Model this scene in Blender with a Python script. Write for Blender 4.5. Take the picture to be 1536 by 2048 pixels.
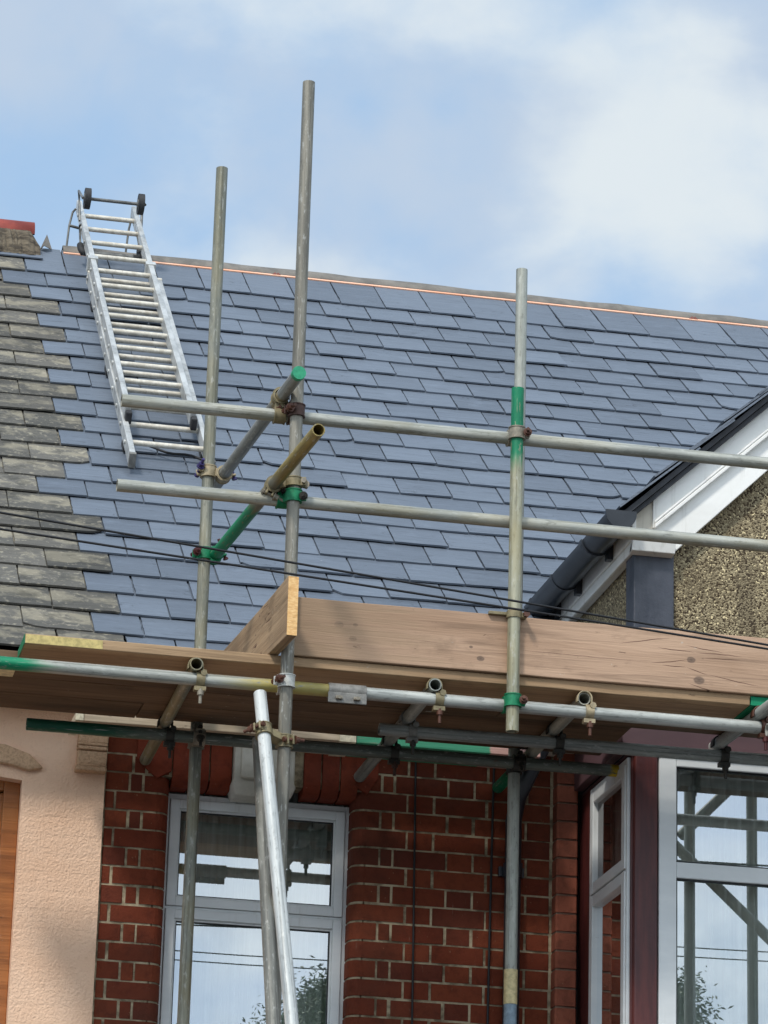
import bpy, bmesh, math, random
from mathutils import Vector, Matrix, noise as mnoise
random.seed(7)
for o in list(bpy.data.objects):
    bpy.data.objects.remove(o)
SC = bpy.context.scene
COL = SC.collection
R = math.radians

# ------------------------------------------------------------------ camera
EYE = Vector((0, 0, 1.6))
F_PX = 7100.0                        # focal length in pixels of the 1536 x 2048 photograph
PITCH, ROLL, YAW = R(18.66), R(1.64), R(11.5)
cy_, sy_ = math.cos(YAW), math.sin(YAW)
cp_, sp_ = math.cos(PITCH), math.sin(PITCH)
cr_, sr_ = math.cos(ROLL), math.sin(ROLL)
Ry = Matrix(((cy_, -sy_, 0), (sy_, cy_, 0), (0, 0, 1)))
Bm = Matrix(((1, 0, 0), (0, 0, -1), (0, 1, 0)))
Rp = Matrix(((1, 0, 0), (0, cp_, sp_), (0, -sp_, cp_)))
Rr = Matrix(((cr_, -sr_, 0), (sr_, cr_, 0), (0, 0, 1)))
CM = Rr @ Rp @ Bm @ Ry               # world -> camera (x right, y down, z forward)
cam_d = bpy.data.cameras.new("camera")
cam = bpy.data.objects.new("camera", cam_d)
COL.objects.link(cam)
rt, dn, fw = CM[0], CM[1], CM[2]
mw = Matrix((( rt[0], -dn[0], -fw[0], EYE[0]), (rt[1], -dn[1], -fw[1], EYE[1]), (rt[2], -dn[2], -fw[2], EYE[2]), (0, 0, 0, 1)))
cam.matrix_world = mw
cam_d.sensor_fit = 'VERTICAL'
cam_d.sensor_height = 24
cam_d.lens = 24 * F_PX / 2048
cam_d.clip_start = 0.1
cam_d.clip_end = 2000
SC.camera = cam
SC.render.resolution_x, SC.render.resolution_y = 768, 1024

def ray(x, y):
    return CM.transposed() @ Vector(((x - 768) / F_PX, (y - 1024) / F_PX, 1))
def at(x, y, Y):                     # point of the plane Y (a distance from the street) behind a photo pixel
    d = ray(x, y)
    return EYE + d * (Y / d.y)
def onz(x, y, z):
    d = ray(x, y)
    return EYE + d * ((z - EYE.z) / d.z)

# ------------------------------------------------------------------ light, sky, exposure
SUN_EL, SUN_AZ = R(48), R(-36)        # azimuth measured from straight in front of the houses, + = from the right
sun_dir = Vector((math.sin(SUN_AZ) * math.cos(SUN_EL), -math.cos(SUN_AZ) * math.cos(SUN_EL), math.sin(SUN_EL)))
sd = bpy.data.lights.new("sun", 'SUN')
sd.energy = 1.5
sd.angle = R(8)
sd.color = (1.0, 0.95, 0.88)
sun = bpy.data.objects.new("sun", sd)
sun.rotation_euler = sun_dir.to_track_quat('Z', 'Y').to_euler()
sun.location = (0, -10, 30)
COL.objects.link(sun)

SC.view_settings.view_transform = 'Standard'
SC.view_settings.look = 'None'
SC.view_settings.exposure = 0.66
SC.view_settings.gamma = 1
SC.cycles.use_denoising = True
SC.cycles.max_bounces = 8
SC.cycles.transparent_max_bounces = 12

class NT:
    def __init__(s, nt):
        s.nt = nt
    def n(s, t, **k):
        nd = s.nt.nodes.new(t)
        for a, b in k.items():
            setattr(nd, a, b)
        return nd
    def put(s, sock, v):
        if hasattr(v, 'is_linked'):
            s.nt.links.new(v, sock)
        elif v is not None:
            if sock.type == 'RGBA' and len(v) == 3:
                v = (*v, 1)
            sock.default_value = v
    def math(s, op, a, b=None, c=None, clamp=False):
        nd = s.n('ShaderNodeMath', operation=op, use_clamp=clamp)
        s.put(nd.inputs[0], a)
        if b is not None: s.put(nd.inputs[1], b)
        if c is not None: s.put(nd.inputs[2], c)
        return nd.outputs[0]
    def mix(s, f, a, b, mode='MIX'):
        nd = s.n('ShaderNodeMix', data_type='RGBA', blend_type=mode)
        s.put(nd.inputs[0], f); s.put(nd.inputs[6], a); s.put(nd.inputs[7], b)
        return nd.outputs[2]
    def rng(s, v, a, b, c=0., d=1., smooth=True):
        nd = s.n('ShaderNodeMapRange', interpolation_type='SMOOTHSTEP' if smooth else 'LINEAR')
        nd.clamp = True if not smooth else nd.clamp
        s.put(nd.inputs[0], v)
        for i, q in enumerate((a, b, c, d)): s.put(nd.inputs[1 + i], q)
        return nd.outputs[0]
    def vec(s, v, scale=(1, 1, 1), loc=(0, 0, 0)):
        nd = s.n('ShaderNodeMapping')
        s.put(nd.inputs['Vector'], v)
        nd.inputs['Scale'].default_value = scale
        nd.inputs['Location'].default_value = loc
        return nd.outputs[0]
    def noise(s, v, scale=1., detail=4., rough=.55, dist=0.):
        nd = s.n('ShaderNodeTexNoise')
        s.put(nd.inputs['Vector'], v)
        nd.inputs['Scale'].default_value = scale
        nd.inputs['Detail'].default_value = detail
        nd.inputs['Roughness'].default_value = rough
        nd.inputs['Distortion'].default_value = dist
        return nd.outputs[0]
    def dist(s, v, p):
        nd = s.n('ShaderNodeVectorMath', operation='DISTANCE')
        s.put(nd.inputs[0], v)
        nd.inputs[1].default_value = p
        return nd.outputs['Value']
    def sep(s, v):
        nd = s.n('ShaderNodeSeparateXYZ')
        s.put(nd.inputs[0], v)
        return nd.outputs
    def vadd(s, v, f, col):
        nd = s.n('ShaderNodeVectorMath', operation='MULTIPLY_ADD')
        s.put(nd.inputs[0], col); nd.inputs[1].default_value = (f, f, f); s.put(nd.inputs[2], v)
        return nd.outputs[0]

def build_world():
    w = bpy.data.worlds.new("World")
    SC.world = w
    w.use_nodes = True
    t = NT(w.node_tree)
    bg = w.node_tree.nodes['Background']
    sky = t.n('ShaderNodeTexSky', sky_type='NISHITA')
    sky.sun_disc = False
    sky.sun_elevation = SUN_EL
    sky.sun_rotation = R(180) + SUN_AZ
    sky.air_density = 1.0
    sky.dust_density = 1.0
    sky.ozone_density = 1.5
    g = t.n('ShaderNodeTexCoord').outputs['Generated']
    n1 = t.noise(t.vec(g, (1, 1, 1.5)), 4.2, 8, .52, .2)
    n2 = t.noise(t.vec(g, (1, 1, 1.3), (3.1, .7, .2)), 15, 8, .52, .3)
    n3 = t.noise(t.vec(g, (1, 1, 1.2), (7.3, 2, 1)), 38, 6, .55, .2)
    cov = t.math('ADD', t.math('MULTIPLY', n1, .55), t.math('MULTIPLY', n2, .75))
    cov = t.math('ADD', cov, t.math('MULTIPLY', n3, .34))
    cov = t.math('SUBTRACT', cov, .80)
    # cloud banks and gaps of this sky, each a direction in the sky and an angular radius
    for px, py, r_, a_ in SKY_BANKS:
        d = ray(px, py).normalized()
        cov = t.math('ADD', cov, t.rng(t.dist(g, d), 0, r_ / F_PX, a_, 0))
    # the street side of the sky, behind the photographer, carries more cloud
    cov = t.math('ADD', cov, t.rng(t.sep(g)[1], .1, -.35, 0, .20))
    fac = t.rng(cov, -.22, .32)
    shade = t.noise(t.vec(g, (1, 1, 1.6), (1.7, 4, 2)), 11, 7, .5, .2)
    for px, py, r_, a_ in SKY_TONES:
        d = ray(px, py).normalized()
        shade = t.math('ADD', shade, t.rng(t.dist(g, d), 0, r_ / F_PX, a_, 0))
    cloud = t.mix(t.rng(shade, .38, .60), (3.3, 4.0, 4.95), (4.75, 5.2, 5.5))
    sunny = t.rng(t.sep(g)[1], .15, -.45, 1, 1.95)
    vm = t.n('ShaderNodeVectorMath', operation='SCALE'); t.put(vm.inputs[0], cloud); t.put(vm.inputs['Scale'], sunny); cloud = vm.outputs[0]
    blue = t.mix(.78, sky.outputs[0], (2.7, 4.0, 5.65))
    t.put(bg.inputs[0], t.mix(fac, blue, cloud))
    bg.inputs[1].default_value = 0.10
SKY_TONES = [(680, 400, 420, -.20), (900, 230, 190, -.16), (1300, 330, 420, .12), (1000, 90, 300, .06), (120, 20, 300, .05), (60, 170, 220, -.08)]
SKY_BANKS = [(520, 70, 420, .16), (650, 420, 330, .20), (1250, 300, 560, .34), (950, 160, 420, .16), (1500, 60, 300, .12), (0, 40, 330, .22), (60, 420, 330, -.16),
             (700, 400, 330, -.10), (735, 235, 90, -.13), (330, 470, 200, -.05), (1250, 600, 220, -.26), (560, 60, 260, .03), (300, 230, 280, -.04), (690, 100, 150, -.10)]
build_world()

# ------------------------------------------------------------------ mesh and object helpers
class MB:
    def __init__(s):
        s.v, s.f, s.sm, s.mi = [], [], [], []
    def add(s, vs, fs, smooth=False, mi=0):
        b = len(s.v)
        s.v += [Vector(p) for p in vs]
        for f in fs:
            s.f.append(tuple(i + b for i in f)); s.sm.append(smooth); s.mi.append(mi)
        return s
    def box(s, x0, x1, y0, y1, z0, z1, mi=0):
        vs = [(x, y, z) for x in (x0, x1) for y in (y0, y1) for z in (z0, z1)]
        return s.add(vs, [(0, 1, 3, 2), (4, 6, 7, 5), (0, 4, 5, 1), (2, 3, 7, 6), (0, 2, 6, 4), (1, 5, 7, 3)], mi=mi)
    def obox(s, c, ax, ay, az, hx, hy, hz, mi=0):
        c = Vector(c); ax, ay, az = Vector(ax).normalized(), Vector(ay).normalized(), Vector(az).normalized()
        vs = [c + ax * (hx * i) + ay * (hy * j) + az * (hz * k) for i in (-1, 1) for j in (-1, 1) for k in (-1, 1)]
        return s.add(vs, [(0, 1, 3, 2), (4, 6, 7, 5), (0, 4, 5, 1), (2, 3, 7, 6), (0, 2, 6, 4), (1, 5, 7, 3)], mi=mi)
    def prism(s, pts, axis, a, b, mi=0):
        """pts (2-D, any winding) extruded along axis from a to b; axis 'Y': pts are (x,z), 'X': (y,z), 'Z': (x,y)"""
        def P(p, t):
            return {'Y': (p[0], t, p[1]), 'X': (t, p[0], p[1]), 'Z': (p[0], p[1], t)}[axis]
        n = len(pts)
        vs = [P(p, a) for p in pts] + [P(p, b) for p in pts]
        fs = [tuple(range(n))[::-1], tuple(range(n, 2 * n))] + [(i, (i + 1) % n, n + (i + 1) % n, n + i) for i in range(n)]
        return s.add(vs, fs, mi=mi)
    def cyl(s, p, q, r, seg=20, r2=None, caps=True, mi=0, inner=None):
        p, q = Vector(p), Vector(q)
        d = (q - p).normalized()
        a = d.orthogonal().normalized(); b = d.cross(a)
        r2 = r if r2 is None else r2
        ring = lambda c, rr: [c + (a * math.cos(2 * math.pi * i / seg) + b * math.sin(2 * math.pi * i / seg)) * rr for i in range(seg)]
        side = [(i, (i + 1) % seg, seg + (i + 1) % seg, seg + i) for i in range(seg)]
        s.add(ring(p, r) + ring(q, r2), side, True, mi)
        if inner:
            s.add(ring(p, inner) + ring(q, inner), [f[::-1] for f in side], True, mi)
            s.add(ring(p, r) + ring(p, inner), [f[::-1] for f in side], False, mi)
            s.add(ring(q, r2) + ring(q, inner), side, False, mi)
        elif caps:
            s.add(ring(p, r), [tuple(range(seg))[::-1]], False, mi)
            s.add(ring(q, r2), [tuple(range(seg))], False, mi)
        return s
    def path(s, pts, r, seg=8, mi=0):
        pts = [Vector(p) for p in pts]
        rings = []
        a = None
        for i, p in enumerate(pts):
            d = (pts[min(i + 1, len(pts) - 1)] - pts[max(i - 1, 0)]).normalized()
            if a is None: a = d.orthogonal().normalized()
            a = (a - d * a.dot(d)).normalized()
            b = d.cross(a)
            rings += [p + (a * math.cos(2 * math.pi * j / seg) + b * math.sin(2 * math.pi * j / seg)) * r for j in range(seg)]
        fs = [(i * seg + j, i * seg + (j + 1) % seg, (i + 1) * seg + (j + 1) % seg, (i + 1) * seg + j) for i in range(len(pts) - 1) for j in range(seg)]
        s.add(rings, fs, True, mi)
        s.add(rings[:seg], [tuple(range(seg))[::-1]], False, mi)
        return s.add(rings[-seg:], [tuple(range(seg))], False, mi)
    def build(s, name, mat, parent=None, origin=None, rot=None, bevel=0, fix=True):
        me = bpy.data.meshes.new(name)
        og = Vector(origin) if origin is not None else Vector((0, 0, 0))
        inv = rot.transposed() if rot is not None else None
        vs = [(inv @ (p - og)) if inv is not None else p - og for p in s.v]
        me.from_pydata([tuple(p) for p in vs], [], s.f)
        me.polygons.foreach_set('use_smooth', s.sm)
        me.polygons.foreach_set('material_index', s.mi)
        for m in (mat if isinstance(mat, (list, tuple)) else [mat]):
            me.materials.append(m)
        if fix:
            bm = bmesh.new(); bm.from_mesh(me)
            bmesh.ops.recalc_face_normals(bm, faces=bm.faces)
            bm.to_mesh(me); bm.free()
        me.update()
        o = bpy.data.objects.new(name, me)
        COL.objects.link(o)
        M = Matrix.Translation(og)
        if rot is not None: M = M @ rot.to_4x4()
        o.matrix_world = M
        if parent is not None:
            o.parent = parent
            o.matrix_parent_inverse = PW[parent.name].inverted()
        PW[o.name] = M
        if bevel:
            b = o.modifiers.new('bevel', 'BEVEL'); b.width = bevel; b.segments = 2; b.limit_method = 'ANGLE'; b.angle_limit = R(40)
        return o
PW = {}
def tag(o, label, cat, group=None, kind=None):
    if label: o['label'] = label
    if cat: o['category'] = cat
    if group: o['group'] = group
    if kind: o['kind'] = kind
    return o
def thing(name, label, cat, loc, group=None):
    o = bpy.data.objects.new(name, None)
    o.empty_display_size = .2
    o.location = loc
    COL.objects.link(o)
    PW[o.name] = Matrix.Translation(Vector(loc))
    return tag(o, label, cat, group)
def lin(r, g, b):
    f = lambda c: c / 255 / 12.92 if c <= 10 else ((c / 255 + .055) / 1.055) ** 2.4
    return (f(r), f(g), f(b))

# ------------------------------------------------------------------ materials
def mat(name, fn, rough=.6, metal=0., spec=.5):
    m = bpy.data.materials.new(name)
    m.use_nodes = True
    t = NT(m.node_tree)
    b = m.node_tree.nodes['Principled BSDF']
    b.inputs['Roughness'].default_value = rough
    b.inputs['Metallic'].default_value = metal
    b.inputs['Specular IOR Level'].default_value = spec
    co = t.n('ShaderNodeTexCoord').outputs['Object']
    r = fn(t, co)
    if not isinstance(r, dict): r = {'col': r}
    t.put(b.inputs['Base Color'], r['col'])
    if 'rough' in r: t.put(b.inputs['Roughness'], r['rough'])
    if 'metal' in r: t.put(b.inputs['Metallic'], r['metal'])
    if 'bump' in r:
        bp = t.n('ShaderNodeBump')
        bp.inputs['Strength'].default_value = r.get('bs', .5)
        bp.inputs['Distance'].default_value = r.get('bd', .004)
        t.put(bp.inputs['Height'], r['bump'])
        t.put(b.inputs['Normal'], bp.outputs[0])
    return m
def island(t):
    return t.n('ShaderNodeNewGeometry').outputs['Random Per Island']
def surf(name, c1, c2, scale=(6, 6, 6), rough=.6, metal=0., bump=0, bscale=60, bd=.003, isl=0., lo=.35, hi=.65, spec=.5):
    def fn(t, co):
        n = t.noise(t.vec(co, scale), 1, 6, .6)
        c = t.mix(t.rng(n, lo, hi), c1, c2)
        if isl:
            v = t.rng(island(t), 0, 1, 1 - isl, 1 + isl, False)
            hs = t.n('ShaderNodeHueSaturation'); t.put(hs.inputs['Value'], v); t.put(hs.inputs['Color'], c); c = hs.outputs[0]
        r = {'col': c}
        if bump: r.update(bump=t.noise(co, bscale, 5, .6), bs=bump, bd=bd)
        return r
    return mat(name, fn, rough, metal, spec)

_tm = [0]
GREEN = lin(8, 128, 88)
def tube_mat(c1, c2, bands=(), metal=.25, rough=.5, dirt=.35, ochre=0.):
    """galvanised tube, local z along its length; bands: (z0, z1, colour, feather)"""
    _tm[0] += 1
    sd_ = _tm[0] * 3.7
    def fn(t, co):
        s1 = t.noise(t.vec(co, (26, 26, 2.2), (sd_, 0, sd_)), 1, 6, .6)
        s2 = t.noise(t.vec(co, (9, 9, 3), (0, sd_, sd_)), 1, 5, .6)
        s3 = t.noise(t.vec(co, (70, 70, 22), (sd_, sd_, 0)), 1, 4, .65)
        s4 = t.noise(t.vec(co, (110, 110, 1.6), (0, sd_, 0)), 1, 4, .6)
        c = t.mix(t.rng(s1, .35, .66), c1, c2)
        c = t.mix(t.math('MULTIPLY', t.rng(s4, .52, .66), .6), c, tuple(q * .42 for q in c1))
        c = t.mix(t.math('MULTIPLY', t.rng(s4, .44, .34), .30), c, tuple(min(1, q * 1.25) for q in c2))
        c = t.mix(t.math('MULTIPLY', t.rng(s2, .5, .72), dirt), c, tuple(q * .35 for q in c1))
        c = t.mix(t.math('MULTIPLY', t.rng(s3, .56, .70), .5), c, (.11, .11, .095))
        c = t.mix(t.math('MULTIPLY', t.rng(s3, .44, .32), .35), c, lin(205, 206, 200))
        ru = t.noise(t.vec(co, (30, 30, 12), (sd_, 2, 1)), 1, 5, .7)
        c = t.mix(t.math('MULTIPLY', t.rng(ru, .64, .74), .55), c, lin(112, 78, 50))
        sc_ = t.noise(t.vec(co, (160, 160, 5), (sd_, 5, 1)), 1, 3, .6)
        c = t.mix(t.math('MULTIPLY', t.rng(sc_, .66, .72), .55), c, lin(214, 214, 208))
        if ochre: c = t.mix(t.math('MULTIPLY', t.rng(s2, .62, .3), ochre), c, lin(150, 128, 60))
        z = t.sep(co)[2]
        met = metal
        for z0, z1, bc, fe in bands:
            zz = t.math('ADD', z, t.math('MULTIPLY', t.math('SUBTRACT', s1, .5), fe * 2.2))
            m_ = t.math('MULTIPLY', t.rng(zz, z0 - fe * .5, z0 + fe * .5), t.rng(zz, z1 + fe * .5, z1 - fe * .5))
            m_ = t.math('MULTIPLY', m_, t.rng(s3, .70, .58, .1, 1))
            m_ = t.math('MULTIPLY', m_, t.rng(sc_, .72, .64, .1, 1))
            v = t.mix(t.rng(s2, .3, .7), tuple(q * .72 for q in bc), tuple(min(1, q * 1.15) for q in bc))
            c = t.mix(m_, c, v)
        return {'col': c, 'rough': t.rng(s1, .3, .7, rough - .1, rough + .15), 'bump': s3, 'bs': .25, 'bd': .0015}
    return mat('tube_steel_%d' % _tm[0], fn, rough, metal)
GA, GB = lin(110, 112, 101), lin(146, 146, 134)      # weathered
RA, RB = lin(148, 150, 142), lin(184, 185, 176)      # cleaner
DA, DB = lin(92, 98, 92), lin(130, 134, 126)         # dark

def wood(name, c1, c2, bands=(), knots=(), cracks=0., seed=0., rough=.75, segs=()):
    def fn(t, co):
        off = (seed * 1.3, seed * 2.1, seed * .7)
        gr = t.noise(t.vec(co, (1.6, 46, 46), off), 1, 6, .6, .4)
        big = t.noise(t.vec(co, (.9, 5, 7), off), 1, 4, .55)
        fine = t.noise(t.vec(co, (9, 170, 170), off), 1, 4, .6)
        c = t.mix(t.rng(big, .32, .68), c1, c2)
        c = t.mix(t.math('MULTIPLY', t.rng(gr, .48, .70), .55), c, tuple(q * .48 for q in c1))
        c = t.mix(t.math('MULTIPLY', t.rng(gr, .46, .30), .30), c, tuple(min(1, q * 1.3) for q in c2))
        c = t.mix(t.math('MULTIPLY', t.rng(fine, .55, .75), .28), c, tuple(q * .4 for q in c1))
        stain = t.noise(t.vec(co, (5, 9, 9), (seed, 4, seed)), 1, 5, .65)
        c = t.mix(t.math('MULTIPLY', t.rng(stain, .56, .72), .42), c, tuple(q * .35 for q in c1))
        spl = t.noise(t.vec(co, (26, 34, 34), off), 1, 4, .6)
        c = t.mix(t.math('MULTIPLY', t.math('MULTIPLY', t.rng(spl, .68, .73), t.rng(big, .45, .6)), .6), c, lin(196, 188, 172))
        nick = t.noise(t.vec(co, (14, 60, 60), off), 1, 3, .6)
        c = t.mix(t.math('MULTIPLY', t.rng(nick, .69, .73), .6), c, lin(70, 52, 40))
        for kx, ky, kz, kr in knots:
            d = t.dist(t.vec(co, (.8, 1, 1.15)), (kx * .8, ky, kz * 1.15))
            d = t.math('ADD', d, t.math('MULTIPLY', t.math('SUBTRACT', fine, .5), kr * .5))
            c = t.mix(t.math('MULTIPLY', t.rng(d, kr * 1.15, kr * .8), .75), c, lin(98, 82, 72))
            c = t.mix(t.math('MULTIPLY', t.rng(d, kr * .5, kr * .1), .4), c, lin(70, 58, 50))
        h = gr
        if cracks:
            x0, x1 = cracks if isinstance(cracks, tuple) else (-99, 99)
            ck = t.noise(t.vec(co, (1.5, 1, 21), (seed * 3, 0, seed)), 1, 3, .6, .5)
            m_ = t.math('LESS_THAN', t.math('ABSOLUTE', t.math('SUBTRACT', ck, .5)), .0075)
            g2 = t.noise(t.vec(co, (2.4, 1, 5), (seed, seed, 0)), 1, 2, .5)
            m_ = t.math('MULTIPLY', m_, t.rng(g2, .52, .58))
            x = t.sep(co)[0]
            m_ = t.math('MULTIPLY', m_, t.math('MULTIPLY', t.rng(x, x0, x0 + .1), t.rng(x, x1, x1 - .1)))
            c = t.mix(t.math('MULTIPLY', m_, .85), c, lin(70, 40, 30))
        x = t.sep(co)[0]
        if segs:
            zz0 = t.math('ADD', t.sep(co)[2], t.math('MULTIPLY', t.math('SUBTRACT', t.noise(t.vec(co, (9, 1, 1)), 1, 3, .6), .5), .012))
            for ax, az, bx_, bz_, w_ in segs:
                u = t.rng(x, ax, bx_, 0, 1, False)
                tap = t.math('MULTIPLY', t.math('MULTIPLY', u, t.math('SUBTRACT', 1, u)), 4 * w_)
                dz = t.math('ABSOLUTE', t.math('SUBTRACT', zz0, t.math('ADD', az, t.math('MULTIPLY', u, bz_ - az))))
                c = t.mix(t.math('MULTIPLY', t.math('LESS_THAN', dz, tap), .85), c, lin(74, 44, 34))
        for a, b_, bc, fe in bands:
            xx = t.math('ADD', x, t.math('MULTIPLY', t.math('SUBTRACT', gr, .5), fe * 2))
            m_ = t.math('MULTIPLY', t.rng(xx, a - fe * .5, a + fe * .5), t.rng(xx, b_ + fe * .5, b_ - fe * .5))
            c = t.mix(t.math('MULTIPLY', m_, t.rng(fine, .75, .6, .4, 1)), c, bc)
        return {'col': c, 'bump': t.math('ADD', gr, t.math('MULTIPLY', fine, .5)), 'bs': .6, 'bd': .004}
    return mat(name, fn, rough, 0, .3)

RS_ = (0, math.cos(R(39)), math.sin(R(39)))
ROW0 = 13.65 * math.cos(R(39)) + 5.58 * math.sin(R(39)) + .422
def slate_fn(c1, c2, lich=None):
    def fn(t, co):
        isl = island(t)
        off = t.n('ShaderNodeVectorMath', operation='ADD')
        cx = t.n('ShaderNodeCombineXYZ')
        t.put(cx.inputs[0], t.math('MULTIPLY', isl, 31.)); t.put(cx.inputs[1], t.math('MULTIPLY', isl, 17.)); t.put(cx.inputs[2], t.math('MULTIPLY', isl, 53.))
        t.put(off.inputs[0], co); t.put(off.inputs[1], cx.outputs[0])
        v = off.outputs[0]
        riv = t.noise(t.vec(v, (5, 38, 38)), 1, 6, .62, .6)
        blot = t.noise(v, 7, 5, .6)
        c = t.mix(t.rng(isl, 0, 1, 0, 1, False), c1, c2)
        c = t.mix(t.math('MULTIPLY', t.rng(riv, .52, .74), .42), c, tuple(q * .55 for q in c1))
        c = t.mix(t.math('MULTIPLY', t.rng(riv, .48, .34), .22), c, tuple(min(1, q * 1.35) for q in c2))
        c = t.mix(t.math('MULTIPLY', t.rng(blot, .55, .8), .25), c, tuple(min(1, q * 1.6) for q in c2))
        ln = t.math('LESS_THAN', t.math('ABSOLUTE', t.math('SUBTRACT', t.noise(t.vec(v, (2.2, 11, 11)), 1, 3, .55, .8), .5)), .004)
        c = t.mix(t.math('MULTIPLY', t.math('MULTIPLY', ln, t.rng(t.noise(v, 4, 2), .5, .56)), .55), c, tuple(q * .25 for q in c1))
        wh = t.noise(t.vec(v, (30, 45, 45)), 1, 5, .7)
        wm = t.math('MULTIPLY', t.rng(wh, .66, .74), t.rng(t.noise(v, 5, 2), .58, .66))
        c = t.mix(t.math('MULTIPLY', wm, .4), c, (.5, .52, .55))
        if lich:
            dp_ = t.n('ShaderNodeVectorMath', operation='DOT_PRODUCT'); t.put(dp_.inputs[0], co); dp_.inputs[1].default_value = tuple(RS_)
            row = t.math('FRACT', t.math('MULTIPLY', t.math('SUBTRACT', dp_.outputs['Value'], ROW0), 1 / .2243))
            worn = t.math('MULTIPLY', t.rng(row, .18, .42), t.rng(row, 1.02, .80))
            p = t.noise(v, 6.5, 6, .62, .3)
            p = t.math('ADD', p, t.math('MULTIPLY', t.math('SUBTRACT', worn, .5), .22))
            c = t.mix(t.math('MULTIPLY', t.rng(p, .53, .69), .55), c, lich)
            q = t.noise(v, 34, 4, .65)
            c = t.mix(t.math('MULTIPLY', t.rng(q, .54, .70), .5), c, lin(178, 170, 150))
            d = t.noise(t.vec(v, (7, 9, 9)), 1, 5, .65)
            c = t.mix(t.math('MULTIPLY', t.rng(d, .52, .68), .6), c, lin(66, 65, 60))
            e = t.noise(v, 95, 3, .7)
            c = t.mix(t.math('MULTIPLY', t.rng(e, .66, .76), .6), c, lin(212, 206, 190))
            hs = t.n('ShaderNodeHueSaturation'); t.put(hs.inputs['Value'], t.rng(t.math('FRACT', t.math('MULTIPLY', isl, 7.3)), 0, 1, .78, 1.18, False)); t.put(hs.inputs['Color'], c); c = hs.outputs[0]
        return {'col': c, 'bump': t.math('ADD', riv, t.math('MULTIPLY', blot, .6)), 'bs': .7, 'bd': .005}
    return fn

M = {}
M['slate_new'] = mat('slate_new', slate_fn(lin(89, 97, 108), lin(106, 115, 127)), .52, 0, .55)
M['slate_old'] = mat('slate_old', slate_fn(lin(84, 83, 79), lin(104, 101, 95), lin(158, 150, 130)), .85, 0, .2)
M['slate_edge'] = surf('slate_edge', lin(36, 38, 42), lin(52, 54, 60), (20, 20, 20), .6)
M['underlay'] = surf('underlay', (.02, .02, .024), (.03, .03, .034), (5, 5, 5), .9)
def brick_fn(c1, c2, c3, soot=.5):
    def fn(t, co):
        isl = island(t)
        c = t.mix(t.rng(isl, .1, .6), c1, c2)
        c = t.mix(t.rng(isl, .72, 1.), c, c3)
        n = t.noise(co, 22, 6, .65)
        c = t.mix(t.math('MULTIPLY', t.rng(n, .45, .7), soot), c, tuple(q * .35 for q in c1))
        w = t.noise(t.vec(co, (60, 60, 9)), 1, 5, .7)
        w2 = t.noise(co, 3.1, 3, .6)
        c = t.mix(t.math('MULTIPLY', t.math('MULTIPLY', t.rng(w, .6, .78), t.rng(w2, .5, .62)), .4), c, lin(190, 165, 145))
        g2 = t.noise(co, 1.6, 5, .6)
        c = t.mix(t.math('MULTIPLY', t.rng(g2, .48, .68), .45), c, lin(58, 40, 30))
        ch = t.noise(co, 46, 3, .6)
        c = t.mix(t.math('MULTIPLY', t.rng(ch, .70, .74), .5), c, lin(168, 120, 92))
        return {'col': c, 'bump': t.math('ADD', t.noise(co, 85, 5, .65), t.math('MULTIPLY', t.rng(ch, .70, .74), -1.)), 'bs': .7, 'bd': .005}
    return fn
M['brick'] = mat('red_brick', brick_fn(lin(110, 48, 28), lin(122, 58, 34), lin(98, 45, 30), .42), .8, 0, .25)
M['brick_arch'] = mat('rubbed_red_brick', brick_fn(lin(120, 50, 30), lin(134, 60, 36), lin(108, 45, 28), .45), .75, 0, .25)
M['brick_pier'] = mat('pink_brick', brick_fn(lin(140, 78, 58), lin(154, 88, 66), lin(126, 70, 54), .45), .8, 0, .25)
M['mortar'] = surf('mortar', lin(104, 92, 72), lin(184, 168, 138), (13, 13, 19), .95, 0, .8, 90)
def peach_fn(t, co):
    br = t.n('ShaderNodeTexBrick')
    mp = t.n('ShaderNodeMapping'); mp.inputs['Rotation'].default_value = (R(90), 0, 0)
    t.put(mp.inputs['Vector'], co); t.put(br.inputs['Vector'], mp.outputs[0])
    br.inputs['Scale'].default_value = 1; br.inputs['Brick Width'].default_value = .225; br.inputs['Row Height'].default_value = .0765
    br.inputs['Mortar Size'].default_value = .012; br.inputs['Mortar Smooth'].default_value = .6
    n = t.noise(co, 105, 4, .55); n2 = t.noise(co, 3, 4, .6)
    c = t.mix(t.rng(n2, .3, .7), lin(236, 195, 163), lin(242, 205, 175))
    c = t.mix(t.math('MULTIPLY', t.rng(n, .58, .75), .2), c, lin(180, 132, 104))
    h = t.math('ADD', n, t.math('MULTIPLY', br.outputs['Fac'], -.10))
    return {'col': c, 'bump': h, 'bs': .9, 'bd': .007}
M['peach'] = mat('peach_render', peach_fn, .85, 0, .25)
def hood_fn(t, co):
    n = t.noise(co, 95, 4, .6)
    c = t.mix(t.rng(n, .4, .7), lin(208, 172, 138), lin(182, 148, 116))
    return {'col': c, 'bump': n, 'bs': 1., 'bd': .008}
M['peach_trim'] = mat('peach_trim', hood_fn, .85, 0, .25)
M['brown_wood'] = wood('varnished_wood', lin(146, 88, 46), lin(172, 110, 60), rough=.4)
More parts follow.
